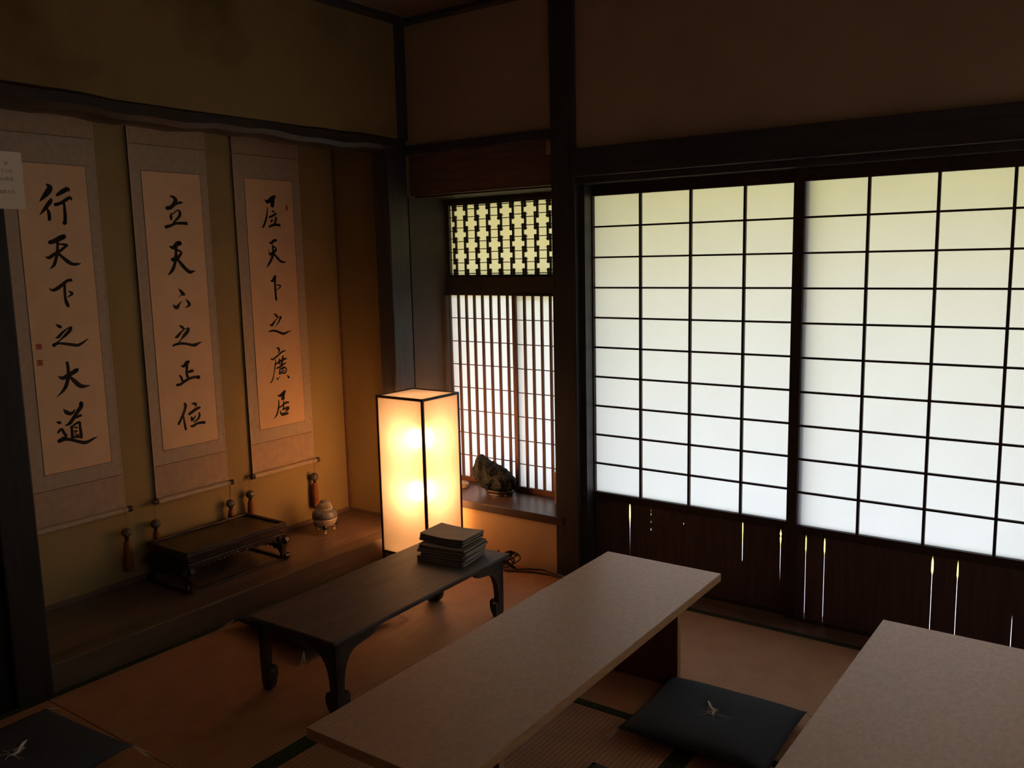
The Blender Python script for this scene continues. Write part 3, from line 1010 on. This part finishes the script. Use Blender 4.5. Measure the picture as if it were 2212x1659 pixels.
scroll(1, 'left hanging scroll with two red seals, partly behind the alcove post', -1.735, -1.357, -1.674, -1.401, [(-1.6590, -1.6370, 1.1350, 1.1570), (-1.6610, -1.6390, 1.0720, 1.0950)])
scroll(2, 'middle hanging scroll of black brush calligraphy, no seal', -1.213, -0.842, -1.161, -0.879, [])
scroll(3, 'right hanging scroll, nearest the lantern, glowing orange', -0.700, -0.311, -0.640, -0.358, [(-0.4057, -0.392, 1.699, 1.7255)])


def weight(y, z, label):
    T = thing('scroll_weight', label, 'tassel weight', (-0.4815, y, z - 0.17), 0, 'beaded tassel weights hanging from the scroll rollers')
    bb = BM()
    for s in (-1, 1):
        tube(bb, smooth_line([(0.0, s * 0.0045, 0.17 + 0.427 - z + 0.012), (0.013, s * 0.0045, 0.17 + 0.427 - z + 0.004), (0.012, s * 0.0035, 0.22), (0.010, s * 0.001, 0.188)], 4), 0.0009, 5)
    obj('cord', bb, CORDMAT, T)
    bb = BM()
    ball(bb, (0.01, 0, 0.17), 0.0205, 3)
    obj('bead', bb, BEAD, T, smooth=True)
    bb = BM()
    lathe(bb, [(0.006, 0.151), (0.009, 0.149), (0.009, 0.143), (0.006, 0.141)], 16, (0.01, 0, 0))
    obj('collar', bb, KNOB, T, smooth=True)
    bb = BM()
    lathe(bb, [(0.017, 0.004), (0.0175, 0.02), (0.017, 0.06), (0.0155, 0.10), (0.013, 0.13), (0.008, 0.141)], 48, (0.01, 0, 0), 24, 0.035)
    obj('tassel', bb, TASSEL, T, smooth=True)
    return T


for y, z, lab in ((-0.336, 0.346, 'tassel weight hanging beside the blue and white incense burner'),
                  (-0.740, 0.348, 'tassel weight under the left end of the right scroll'),
                  (-0.853, 0.331, 'tassel weight under the right end of the middle scroll'),
                  (-1.239, 0.334, 'tassel weight under the left end of the middle scroll'),
                  (-1.375, 0.332, 'tassel weight under the right end of the sealed left scroll')):
    weight(y, z, lab)

# notice on the alcove post
T = thing('paper_notice', 'printed white notice fixed to the dark post at left', 'notice', (0.0085, -1.999, 1.633))
b = BM()
box(b, 0, 0.0012, -0.135, 0.1135, 0.0, 0.178)
obj('sheet', b, NOTICE, T)


def lettering(name, body, size, y, z, parent, x):
    cu = bpy.data.curves.new(name, 'FONT')
    cu.body = body
    cu.size = size
    cu.space_character = 1.0
    tmp = bpy.data.objects.new(name, cu)
    COL.objects.link(tmp)
    dg = bpy.context.evaluated_depsgraph_get()
    me = bpy.data.meshes.new_from_object(tmp.evaluated_get(dg))
    bpy.data.objects.remove(tmp)
    bpy.data.curves.remove(cu)
    me.transform(Matrix(((0, 0, 1, x), (1, 0, 0, y), (0, 1, 0, z), (0, 0, 0, 1))))
    me.materials.clear()
    me.materials.append(PRINT)
    o = bpy.data.objects.new(name, me)
    COL.objects.link(o)
    o.parent = parent
    return o


for body, y, z in (('対', -1.9418, 1.7690), ('していた', -1.9665, 1.7455), ('高山先生', -1.9655, 1.7215), ('指定され', -1.9655, 1.6815)):
    lettering('printed_line', body, 0.0128, y + 1.999, z - 1.633, T, 0.0014)

# ------------------------------------------------------------------ low carved stand in the alcove
SX, SY = -0.303, -1.044
T = thing('display_stand', 'low black carved wooden stand with raised rim in the alcove', 'stand', (SX, SY, 0.098))
hx, hy = 0.145, 0.259
b = BM()
box(b, -hx, hx, -hy, hy, 0.152, 0.168, 0.003)
tb = obj('tabletop', b, EBONY, T)
b = BM()
box(b, -hx + 0.022, hx - 0.022, -hy + 0.022, hy - 0.022, 0.160, 0.1690)
obj('inset_panel', b, EBONY_IN, tb)
b = BM()
for (x0, x1, y0, y1) in ((-hx, hx, -hy, -hy + 0.02), (-hx, hx, hy - 0.02, hy), (-hx, -hx + 0.02, -hy + 0.02, hy - 0.02), (hx - 0.02, hx, -hy + 0.02, hy - 0.02)):
    box(b, x0, x1, y0, y1, 0.168, 0.177, 0.003)
obj('rim', b, EBONY, tb)
b = BM()
box(b, -hx + 0.022, hx - 0.022, -hy + 0.022, hy - 0.022, 0.125, 0.153)
box(b, -hx + 0.006, hx - 0.006, -hy + 0.006, hy - 0.006, 0.117, 0.126, 0.003)
obj('waist', b, EBONY, T)


def carved(L, lower=0.083, rise=0.026):
    pts = [(-L, 0.117), (L, 0.117)]
    for k in range(33):
        t = 1 - 2 * k / 32
        pts.append((L * t, lower + rise * (1 - abs(t)) ** 0.6 + 0.005 * math.cos(k * 1.57)))
    return pts


for s in (-1, 1):
    b = BM()
    prism(b, carved(hy - 0.02), (s * (hx - 0.012), 0, 0), (0, 1, 0), (0, 0, 1), (-s * 0.014, 0, 0))
    for k in range(26):
        t = -0.9 + 1.8 * k / 25
        ball(b, (s * (hx - 0.0105), t * (hy - 0.03), 0.108 + 0.004 * math.sin(k * 2.1)), 0.007, 1, (0.35, 1, 0.8))
    obj('apron', b, EBONY, T)
    b = BM()
    prism(b, carved(hx - 0.02, 0.030, 0.035), (0, s * (hy - 0.012), 0), (1, 0, 0), (0, 0, 1), (0, -s * 0.014, 0))
    obj('apron', b, EBONY, T)
for sx in (-1, 1):
    for sy in (-1, 1):
        b = BM()
        prof = [(-0.035, 0.118), (0.006, 0.118), (0.020, 0.108), (0.031, 0.092), (0.026, 0.085), (0.012, 0.078), (0.002, 0.060), (-0.004, 0.036), (0.004, 0.018), (0.014, 0.018), (0.018, 0.028), (0.024, 0.022), (0.022, 0.010), (0.010, 0.002),
                (-0.010, 0.002), (-0.020, 0.014), (-0.022, 0.040), (-0.020, 0.062), (-0.024, 0.080), (-0.035, 0.094)]
        prism(b, prof, (sx * (hx - 0.022), sy * (hy - 0.012), 0), (0, sy, 0), (0, 0, 1), (sx * 0.020, 0, 0))
        prism(b, prof, (sx * (hx - 0.012), sy * (hy - 0.022), 0), (sx, 0, 0), (0, 0, 1), (0, sy * 0.020, 0))
        obj('leg', b, EBONY, T)
b = BM()
for s in (-1, 1):
    box(b, s * (hx - 0.012) - 0.009, s * (hx - 0.012) + 0.009, -hy + 0.01, hy + 0.006, 0.0, 0.010, 0.002)
    box(b, -hx + 0.02, hx - 0.02, s * (hy - 0.005) - 0.009, s * (hy - 0.005) + 0.009, 0.0, 0.010, 0.002)
obj('base_rail', b, EBONY, T)

# ------------------------------------------------------------------ incense burner
T = thing('incense_burner', 'small blue and white porcelain incense burner on three ball feet', 'incense burner', (-0.318, -0.415, 0.098), R(20))
b = BM()
lathe(b, [(0.030, 0.034), (0.042, 0.037), (0.052, 0.050), (0.060, 0.068), (0.0625, 0.078)], 96, ribs=32, ribamp=0.012)
obj('bowl', b, CREAM, T, smooth=True)
b = BM()
lathe(b, [(0.0625, 0.078), (0.0645, 0.084), (0.0640, 0.098), (0.058, 0.110), (0.046, 0.119), (0.041, 0.121)], 64)
obj('patterned_shoulder', b, BLUE, T, smooth=True)
b = BM()
lathe(b, [(0.034, 0.119), (0.032, 0.126), (0.024, 0.147), (0.014, 0.157)], 40)
lid = obj('lid', b, HOLE, T, smooth=True)
b = BM()
for k in range(34):
    a = 2 * math.pi * k / 34
    pr = [(0.038, 0.121), (0.0365, 0.130), (0.030, 0.145), (0.020, 0.156)]
    tube(b, [(r * math.cos(a + z * 4), r * math.sin(a + z * 4), z) for r, z in pr], 0.0017, 5)
lathe(b, [(0.036, 0.119), (0.041, 0.120), (0.041, 0.124), (0.036, 0.125)], 40)
obj('lid_ribs', b, CREAM, lid, smooth=True)
b = BM()
lathe(b, [(0.022, 0.154), (0.0225, 0.158), (0.017, 0.163), (0.006, 0.165)], 32)
obj('lid_cap', b, BLUE, lid, smooth=True)
for k in range(3):
    a = R(-65 + 120 * k)
    d = Vector((math.cos(a), math.sin(a), 0))
    b = BM()
    tube(b, [d * 0.040 + Vector((0, 0, 0.046)), d * 0.049 + Vector((0, 0, 0.034)), d * 0.048 + Vector((0, 0, 0.022)), d * 0.046 + Vector((0, 0, 0.012))], [0.012, 0.011, 0.007, 0.006], 12)
    ball(b, d * 0.046 + Vector((0, 0, 0.009)), 0.009, 2)
    lg = obj('leg', b, CREAM, T, smooth=True)
    b = BM()
    ball(b, d * 0.052 + Vector((0, 0, 0.036)), 0.013, 2, (1, 1, 0.95))
    obj('face_boss', b, BLUEDARK, lg, smooth=True)

# ------------------------------------------------------------------ paper lantern
LX0, LX1, LY0, LY1, LZ0, LZ1 = 0.03, 0.324, -0.371, -0.106, 0.046, 0.816
T = thing('paper_lantern', 'tall glowing square paper floor lantern with dark wooden frame', 'lamp', ((LX0 + LX1) / 2, (LY0 + LY1) / 2, 0.0012))
lw, ld, z0, z1 = (LX1 - LX0) / 2, (LY1 - LY0) / 2, LZ0 - 0.0012, LZ1 - 0.0012
b = BM()
t = 0.011
for sx in (-1, 1):
    for sy in (-1, 1):
        box(b, sx * lw - (t if sx > 0 else 0), sx * lw + (0 if sx > 0 else t), sy * ld - (t if sy > 0 else 0), sy * ld + (0 if sy > 0 else t), 0.0, z1)
for z in (z0, z1 - t):
    for s in (-1, 1):
        box(b, -lw + t, lw - t, s * ld - (t if s > 0 else 0), s * ld + (0 if s > 0 else t), z, z + t)
        box(b, s * lw - (t if s > 0 else 0), s * lw + (0 if s > 0 else t), -ld + t, ld - t, z, z + t)
obj('frame', b, LAMPFRAME, T)
i = 0.004
for s in (-1, 1):
    b = BM()
    y = s * (ld - i)
    sheet(b, (-lw + 0.003, y, z0 + 0.003), (lw - 0.003, y, z0 + 0.003), (lw - 0.003, y, z1 - 0.003), (-lw + 0.003, y, z1 - 0.003))
    obj('paper_panel', b, LAMPPAPER if s < 0 else LAMPBOOST, T)
    b = BM()
    x = s * (lw - i)
    sheet(b, (x, -ld + 0.003, z0 + 0.003), (x, ld - 0.003, z0 + 0.003), (x, ld - 0.003, z1 - 0.003), (x, -ld + 0.003, z1 - 0.003))
    obj('paper_panel', b, LAMPPAPER if s > 0 else LAMPBOOST, T)
b = BM()
sheet(b, (-lw + 0.003, -ld + 0.003, z1 - 0.005), (lw - 0.003, -ld + 0.003, z1 - 0.005), (lw - 0.003, ld - 0.003, z1 - 0.005), (-lw + 0.003, ld - 0.003, z1 - 0.005))
obj('top_paper', b, LAMPTOP, T)
b = BM()
box(b, -lw + 0.01, lw - 0.01, -ld + 0.01, ld - 0.01, z0 + 0.001, z0 + 0.006)
obj('bottom_board', b, LAMPBOARD, T)
b = BM()
tube(b, [(0.0, 0.0, z0 + 0.006), (0.0, 0.0, 0.64)], 0.007, 10)
pole = obj('bulb_pole', b, SOCKET, T)
for zb in (0.352, 0.607):
    b = BM()
    ball(b, (0.022, -0.020, zb), 0.030, 3)
    obj('bulb', b, BULBMAT, pole, smooth=True)

# ------------------------------------------------------------------ black lacquer writing desk
T = thing('writing_desk', 'low black lacquered desk with curved scroll-foot legs, holding a book stack', 'desk', (0.752, -1.063, 0.0012), R(1.4))
hx, hy, H = 0.204, 0.486, 0.264
b = BM()
nx, ny = 4, 24
box(b, -hx, hx, -hy, hy, H - 0.017, H, 0.005)
obj('tabletop', b, LACQUER, T)


def leg_profile(reach, drop):
    """outline in (inward distance, height) of one face of a scroll-footed leg"""
    top = H - 0.017
    return [(0, top), (0.0, 0.10), (0.002, 0.03), (0.010, 0.0), (0.034, 0.0), (0.048, 0.014), (0.056, 0.034), (0.057, 0.056), (0.052, 0.070), (0.043, 0.074), (0.038, 0.068), (0.0395, 0.060), (0.034, 0.062),
            (0.033, 0.085), (0.035, 0.115), (0.041, 0.145), (0.052, 0.172), (0.068, 0.192), (0.088, 0.204), (reach * 0.72, 0.211), (reach * 0.86, drop + 0.002), (reach * 0.93, drop + 0.006), (reach, 0.232), (reach, top)]


for sx in (-1, 1):
    for sy in (-1, 1):
        b = BM()
        ix, iy = sx * (hx - 0.020), sy * (hy - 0.022)
        prism(b, leg_profile(0.185, 0.212), (ix, iy, 0), (0, -sy, 0), (0, 0, 1), (-sx * 0.020, 0, 0))
        prism(b, leg_profile(0.150, 0.210), (ix, iy, 0), (-sx, 0, 0), (0, 0, 1), (0, -sy * 0.020, 0))
        obj('leg', b, LACQUER, T)
for sy in (-1, 1):
    b = BM()
    box(b, -hx + 0.17, hx - 0.17, sy * (hy - 0.032) - 0.008, sy * (hy - 0.032) + 0.008, 0.222, H - 0.017)
    obj('apron', b, LACQUER, T)

# ------------------------------------------------------------------ stack of booklets
DZ = H + 0.0012


def booklet(cx, cy, rz, sx, sy, z, th, bend, m, label):
    T = thing('booklet', label, 'book', (cx, cy, z), R(rz), 'old booklets stacked on the black desk')

    def bent(bm, x0, x1, y0, y1, za, zb):
        n = 14
        vs = []
        for i in range(n + 1):
            x = x0 + (x1 - x0) * i / n
            k = bend * (x / (sx / 2) - 0.15) ** 2 * (1 if x > 0 else 0.65)
            vs.append([bm.verts.new((x, y, zz + k)) for y, zz in ((y0, za), (y1, za), (y1, zb), (y0, zb))])
        for i in range(n):
            for q in range(4):
                bm.faces.new((vs[i][q], vs[i][(q + 1) % 4], vs[i + 1][(q + 1) % 4], vs[i + 1][q]))
        bm.faces.new(vs[0][::-1])
        bm.faces.new(vs[-1])
    c = 0.0011
    bb = BM()
    bent(bb, -sx / 2, sx / 2, -sy / 2, sy / 2, th - c, th)
    bent(bb, -sx / 2, sx / 2, -sy / 2, sy / 2, 0, c)
    obj('cover', bb, m, T)
    bb = BM()
    bent(bb, -sx / 2 + 0.002, sx / 2 - 0.0015, -sy / 2 + 0.002, sy / 2 - 0.0015, c, th - c)
    obj('pages', bb, PAGES, T)
    for q in (1, -1):
        bb = BM()
        bent(bb, q * (sx / 2 - 0.0125) - 0.001, q * (sx / 2 - 0.0125) + 0.001, -sy / 2 - 0.0004, -sy / 2 + 0.0004, 0, th)
        obj('binding_thread', bb, BINDING, T)
    return T


stack = [
    (0.769, -0.732, 9, 0.214, 0.168, 0.0075, 0.0000, BOOK3, 'bottom booklet of the stack, lying on the black desk'),
    (0.764, -0.727, 7, 0.214, 0.170, 0.0080, 0.0000, BOOK2, 'second booklet from the bottom of the stack'),
    (0.771, -0.720, 10, 0.206, 0.166, 0.0090, 0.0005, BOOK3, 'third booklet from the bottom of the stack'),
    (0.757, -0.712, 6, 0.222, 0.172, 0.0095, 0.0010, BOOK2, 'fourth booklet from the bottom of the stack'),
    (0.761, -0.707, 8, 0.222, 0.176, 0.0100, 0.0020, BOOK2, 'fifth booklet from the bottom of the stack'),
    (0.757, -0.703, 7, 0.216, 0.172, 0.0085, 0.0030, BOOK2, 'fourth booklet from the top of the stack'),
    (0.731, -0.680, 5, 0.212, 0.156, 0.0075, 0.0045, BOOK, 'third booklet from the top of the stack'),
    (0.728, -0.674, 5.5, 0.212, 0.154, 0.0075, 0.0060, BOOK, 'second booklet from the top of the stack'),
    (0.726, -0.669, 5, 0.212, 0.153, 0.0070, 0.0075, BOOK, 'topmost curled grey booklet of the stack'),
]
z = DZ
for (cx, cy, rz, sx, sy, th, bend, m, lab) in stack:
    booklet(cx, cy, rz, sx, sy, z + 0.0003, th, bend, m, lab)
    z += th + 0.0003


# ------------------------------------------------------------------ long low tables
def long_table(label, loc, rz, L=1.5, W=0.452, inset=0.245):
    T = thing('low_table', label, 'table', loc, R(rz), 'long low tables on the tatami')
    bb = BM()
    box(bb, -W / 2, W / 2, -L / 2, L / 2, 0.302, 0.3288, 0.0012)
    tp = obj('tabletop', bb, EDGEWOOD, T)
    bb = BM()
    box(bb, -W / 2 + 0.0012, W / 2 - 0.0012, -L / 2 + 0.0012, L / 2 - 0.0012, 0.3284, 0.3296)
    obj('top_surface', bb, LAMINATE, tp)
    for s in (-1, 1):
        bb = BM()
        yc = s * (L / 2 - inset)
        box(bb, -W / 2 + 0.045, W / 2 - 0.048, yc - 0.011, yc + 0.011, 0.0, 0.3025, 0.001)
        pn = obj('leg_panel', bb, PANELWOOD, T)
        for e in (-1, 1):
            bb = BM()
            xe = e * (W / 2 - 0.0465) - 0.0015
            box(bb, xe - 0.0012, xe + 0.0012, yc - 0.0112, yc + 0.0112, 0.0, 0.302)
            obj('edge_band', bb, EDGEWOOD, pn)
    return T


tb1 = long_table('long low wooden table in the middle, between black desk and navy cushion', (1.5895, -1.252, 0.0012), 0.5)
dup(tb1, (2.588, -1.357, 0.0012), R(-0.6), 'long low table at the lower right corner, pale greyish top')


# ------------------------------------------------------------------ floor cushions
def strand(bm, p, d, n, L, spread, r=0.0007, seed=1, droop=0.0):
    rr = random.Random(seed)
    for k in range(n):
        a = rr.uniform(-spread, spread)
        dd = Vector((d[0] * math.cos(a) - d[1] * math.sin(a), d[0] * math.sin(a) + d[1] * math.cos(a), 0))
        q = Vector(p)
        pts = [q.copy()]
        l = L * rr.uniform(0.5, 1.0)
        for s in range(5):
            q = q + dd * l / 5 + Vector((rr.uniform(-1, 1), rr.uniform(-1, 1), 0)) * l * 0.07
            q.z = max(0.0018 + 0.0006 * (k % 3), q.z - droop / 5)
            pts.append(q.copy())
        tube(bm, pts, r, 4)


def cushion(label, loc, rz, sx=0.45, sy=0.43, knot=True):
    T = thing('floor_cushion', label, 'cushion', loc, R(rz), 'navy floor cushions')
    bb = BM()
    n = 28
    topv, botv = [], []

    def edge(u):
        return max(0.0, 1 - abs(u) ** 3.2)
    for i in range(n + 1):
        rt_, rb_ = [], []
        for j in range(n + 1):
            u, v = -1 + 2 * i / n, -1 + 2 * j / n
            x = u * sx / 2 * (1 - 0.028 * (1 - v * v) * abs(u))
            y = v * sy / 2 * (1 - 0.028 * (1 - u * u) * abs(v))
            f = (edge(u) * edge(v)) ** 0.55
            q = noise.noise(Vector((x * 9 + loc[0], y * 9, 1))) * 0.0025 * f
            dimple = -0.010 * math.exp(-((x * x + y * y) / 0.0022))
            rt_.append(bb.verts.new((x, y, 0.034 + 0.034 * f + q + dimple)))
            rb_.append(bb.verts.new((x, y, 0.034 - 0.033 * f)) if 0 < i < n and 0 < j < n else None)
        topv.append(rt_)
        botv.append(rb_)
    for i in range(n + 1):
        for j in range(n + 1):
            if botv[i][j] is None:
                botv[i][j] = topv[i][j]
    for i in range(n):
        for j in range(n):
            bb.faces.new((topv[i][j], topv[i + 1][j], topv[i + 1][j + 1], topv[i][j + 1]))
            q = []
            for p in (botv[i][j], botv[i][j + 1], botv[i + 1][j + 1], botv[i + 1][j]):
                if p not in q:
                    q.append(p)
            if len(q) > 2:
                try:
                    bb.faces.new(q)
                except ValueError:
                    pass
    obj('cover', bb, NAVY, T, smooth=True)
    if knot:
        bb = BM()
        rr = random.Random(int(loc[0] * 100))
        zc = 0.0585
        tube(bb, smooth_line([(-0.035, 0.045, zc + 0.006), (-0.018, 0.018, zc + 0.006), (0.0, 0.0, zc + 0.003), (0.004, -0.02, zc + 0.004)], 4), [0.0022, 0.003, 0.0042, 0.005, 0.004, 0.005, 0.0045, 0.005, 0.004, 0.004, 0.003, 0.003, 0.002], 6)
        for k in range(16):
            a = rr.uniform(0, 6.28)
            c = Vector((rr.uniform(-0.012, 0.004), rr.uniform(-0.02, 0.02), zc + 0.004))
            tube(bb, smooth_line([c, c + Vector((math.cos(a), math.sin(a), 0.4)) * 0.010, c + Vector((math.cos(a + 1), math.sin(a + 1), 0.1)) * 0.014], 3), 0.0006, 4)
        for dx, dy in ((-0.035, -0.010), (0.020, -0.035), (0.065, -0.004), (0.05, -0.012), (-0.02, -0.03)):
            tube(bb, smooth_line([(0.003, -0.018, zc + 0.004), (dx * 0.5, -0.018 + dy * 0.5, zc + 0.010), (dx, dy - 0.012, zc + 0.007)], 4), 0.0007, 4)
        obj('centre_tuft', bb, STRING, T)
    for cx in (-1, 1):
        for cy in (-1, 1):
            bb = BM()
            strand(bb, (cx * (sx / 2 - 0.002), cy * (sy / 2 - 0.002), 0.034), Vector((cx, cy * 0.6, 0)).normalized(), 9, 0.06, 0.5, 0.0007, 11 + cx + 3 * cy + int(loc[0] * 50), 0.034)
            obj('corner_tassel', bb, STRING, T)
    return T


cushion('navy cushion with cream thread knot between the two long tables', (1.968, -0.938, 0.0012), 1.5, 0.452, 0.392)
cushion('navy cushion at the bottom edge, below the knotted cushion', (2.005, -1.545, 0.0012), 1.0, 0.45, 0.43)
cushion('navy cushion in the lower left corner by the alcove post', (0.392, -2.245, 0.0012), 4.5, 0.445, 0.43)
cushion('dark cushion on the tatami beneath the black desk', (0.325, -1.062, 0.0012), -5, 0.46, 0.45, False)

# ------------------------------------------------------------------ things on the window sill
ZS = 0.267
T = thing('rock_stand', 'dark carved wooden stand under the ornamental rock', 'stand', (0.385, 0.118, ZS))
b = BM()
rings = []
for r, zz in ((0.88, 0.0), (0.92, 0.004), (0.80, 0.008), (0.95, 0.016), (1.0, 0.022), (0.97, 0.026), (0.86, 0.026), (0.84, 0.020)):
    ring = []
    for k in range(48):
        a = 2 * math.pi * k / 48
        q = r * (1 + 0.07 * math.cos(3 * a + 0.5) + 0.03 * math.cos(5 * a))
        ring.append(b.verts.new((0.080 * q * math.cos(a), 0.048 * q * math.sin(a), zz)))
    rings.append(ring)
for i in range(len(rings) - 1):
    for k in range(48):
        b.faces.new((rings[i][k], rings[i][(k + 1) % 48], rings[i + 1][(k + 1) % 48], rings[i + 1][k]))
b.faces.new(rings[0][::-1])
b.faces.new(rings[-1])
obj('tray', b, ROSEWOOD, T, smooth=True)
for dx, dy in ((-0.055, -0.02), (0.055, -0.02), (0.0, 0.036)):
    b = BM()
    ball(b, (dx, dy, 0.006), 0.0085, 2, (1.3, 1, 0.65))
    obj('foot', b, ROSEWOOD, T, smooth=True)

OUT = [(0.222, 0.385), (0.238, 0.425), (0.256, 0.456), (0.272, 0.461), (0.288, 0.448), (0.300, 0.428), (0.326, 0.432), (0.352, 0.418), (0.396, 0.406), (0.430, 0.388), (0.466, 0.366), (0.487, 0.336), (0.478, 0.310), (0.450, 0.294),
       (0.400, 0.289), (0.330, 0.289), (0.282, 0.298), (0.252, 0.314), (0.234, 0.348)]
RC = (0.350, 0.355)
pol = sorted([(math.atan2(z - RC[1], x - RC[0]), math.hypot(z - RC[1], x - RC[0])) for x, z in OUT])


def outline(a):
    for (a0, r0), (a1, r1) in zip(pol, pol[1:] + [(pol[0][0] + 2 * math.pi, pol[0][1])]):
        for aa in (a, a + 2 * math.pi):
            if a0 <= aa <= a1:
                return r0 + (r1 - r0) * (aa - a0) / (a1 - a0)
    return pol[0][1]


b = BM()
bmesh.ops.create_icosphere(b, subdivisions=6, radius=1.0)
for v in b.verts:
    d = v.co.normalized()
    rho = math.hypot(d.x, d.z)
    a = math.atan2(d.z, d.x)
    rr = outline(a)
    q = 1 + 0.07 * (noise.turbulence(d * 3.1, 4, True) - 0.55)
    # facets: distances to a few random planes give broken faces and clefts
    cell = noise.voronoi(Vector((d.x * 2.1 + 3, d.y * 2.1, d.z * 2.1)))[0]
    cleft = min(1.0, (cell[1] - cell[0]) * 5.0)
    groove = math.exp(-((d.x * 0.8 + d.z * 0.25 + 0.12) / 0.09) ** 2)
    dep = 0.064 * (1 + 0.30 * noise.noise(d * 2.2 + Vector((0, 0, 5)))) * (0.78 + 0.22 * cleft) * (1 - 0.30 * groove)
    q *= 0.955 + 0.045 * cleft
    v.co = Vector((d.x / max(rho, 1e-6) * rr * rho ** 0.8 * q, d.y * dep + 0.010 * (noise.turbulence(d * 6, 4, True) - 0.5), d.z / max(rho, 1e-6) * rr * rho ** 0.8 * q))
    v.co.z = max(v.co.z, -0.0665)
T = obj('ornamental_rock', b, ROCK, None, smooth=True, loc=(RC[0], 0.118, ZS + 0.0215 + 0.066))
tag(T, 'dark craggy ornamental rock on the window sill', 'rock')

T = thing('log_slice', 'round slice of log with bark edge on the sill behind the lantern', 'wood slice', (0.112, 0.128, ZS))
b = BM()
rings = []
for r, zz in ((0.93, 0.0), (1.0, 0.004), (1.02, 0.012), (0.98, 0.020), (0.94, 0.0215)):
    rings.append([b.verts.new((0.056 * r * (1 + 0.03 * math.sin(3 * k * 0.2618) + 0.02 * math.cos(5 * k * 0.2618)) * math.cos(k * 0.2618), 0.052 * r * math.sin(k * 0.2618), zz)) for k in range(24)])
for i in range(4):
    for k in range(24):
        b.faces.new((rings[i][k], rings[i][(k + 1) % 24], rings[i + 1][(k + 1) % 24], rings[i + 1][k]))
b.faces.new(rings[0][::-1])
b.faces.new(rings[-1])
obj('bark', b, SLICEBARK, T)
b = BM()
lathe(b, [(0.049, 0.0205), (0.049, 0.0222), (0.040, 0.0224), (0.001, 0.0224)], 32)
obj('cut_face', b, SLICE, T)
b = BM()
lathe(b, [(0.037, 0.0222), (0.037, 0.0232), (0.034, 0.0234), (0.034, 0.0222)], 32)
obj('ring_line', b, SLICEBARK, T)

T = thing('upright_box', 'narrow upright pale wooden box at the sill end, mostly behind the post', 'box', (0.752, 0.145, ZS))
b = BM()
box(b, -0.034, 0.034, -0.034, 0.034, 0.0, 0.158, 0.002)
obj('body', b, BOXWOOD, T)
b = BM()
box(b, -0.031, 0.031, -0.031, 0.031, 0.158, 0.174, 0.003)
obj('lid', b, GREYCAP, T)

# ------------------------------------------------------------------ power cord with its coil
T = thing('power_cord', 'coiled black power cord against the low plaster wall', 'cord', (0.605, -0.12, 0.0012))
b = BM()
rr = random.Random(5)
pts = [(-0.285, -0.06, 0.004), (-0.2, -0.05, 0.004), (-0.12, -0.02, 0.004)]
ang = 2.6
for k in range(62):
    ang += 0.62
    rad = 0.042 + 0.018 * math.sin(k * 0.7) + rr.uniform(-0.006, 0.006)
    tl = rr.uniform(-0.3, 0.3)
    zz = 0.040 + 0.034 * math.sin(ang * 0.5 + k * 0.23)
    pts.append((rad * math.cos(ang) * 1.1, rad * math.sin(ang) * 0.55 - 0.01, max(0.004, min(0.085, zz))))
pts += [(0.05, -0.02, 0.008), (0.09, 0.015, 0.004), (0.16, 0.045, 0.004), (0.22, 0.035, 0.004), (0.30, 0.018, 0.004), (0.38, -0.03, 0.004), (0.46, -0.06, 0.004)]
tube(b, smooth_line(pts, 4), 0.0033, 6)
obj('cable', b, BLACKPLASTIC, T, smooth=True)
b = BM()
tube(b, smooth_line([(-0.03, -0.03, 0.004), (0.02, -0.05, 0.004), (0.08, -0.03, 0.004), (0.15, 0.0, 0.004), (0.24, 0.01, 0.004), (0.33, -0.01, 0.004), (0.44, -0.075, 0.004)], 5), 0.0033, 6)
obj('cable', b, BLACKPLASTIC, T, smooth=True)
b = BM()
box(b, -0.012, 0.012, -0.008, 0.008, 0.060, 0.084, 0.003)
tube(b, [(0, 0, 0.062), (0, 0, 0.046)], 0.005, 8)
bmesh.ops.rotate(b, verts=b.verts[:], cent=(0, 0, 0.06), matrix=Matrix.Rotation(R(50), 3, 'Y'))
obj('plug', b, BLACKPLASTIC, T)
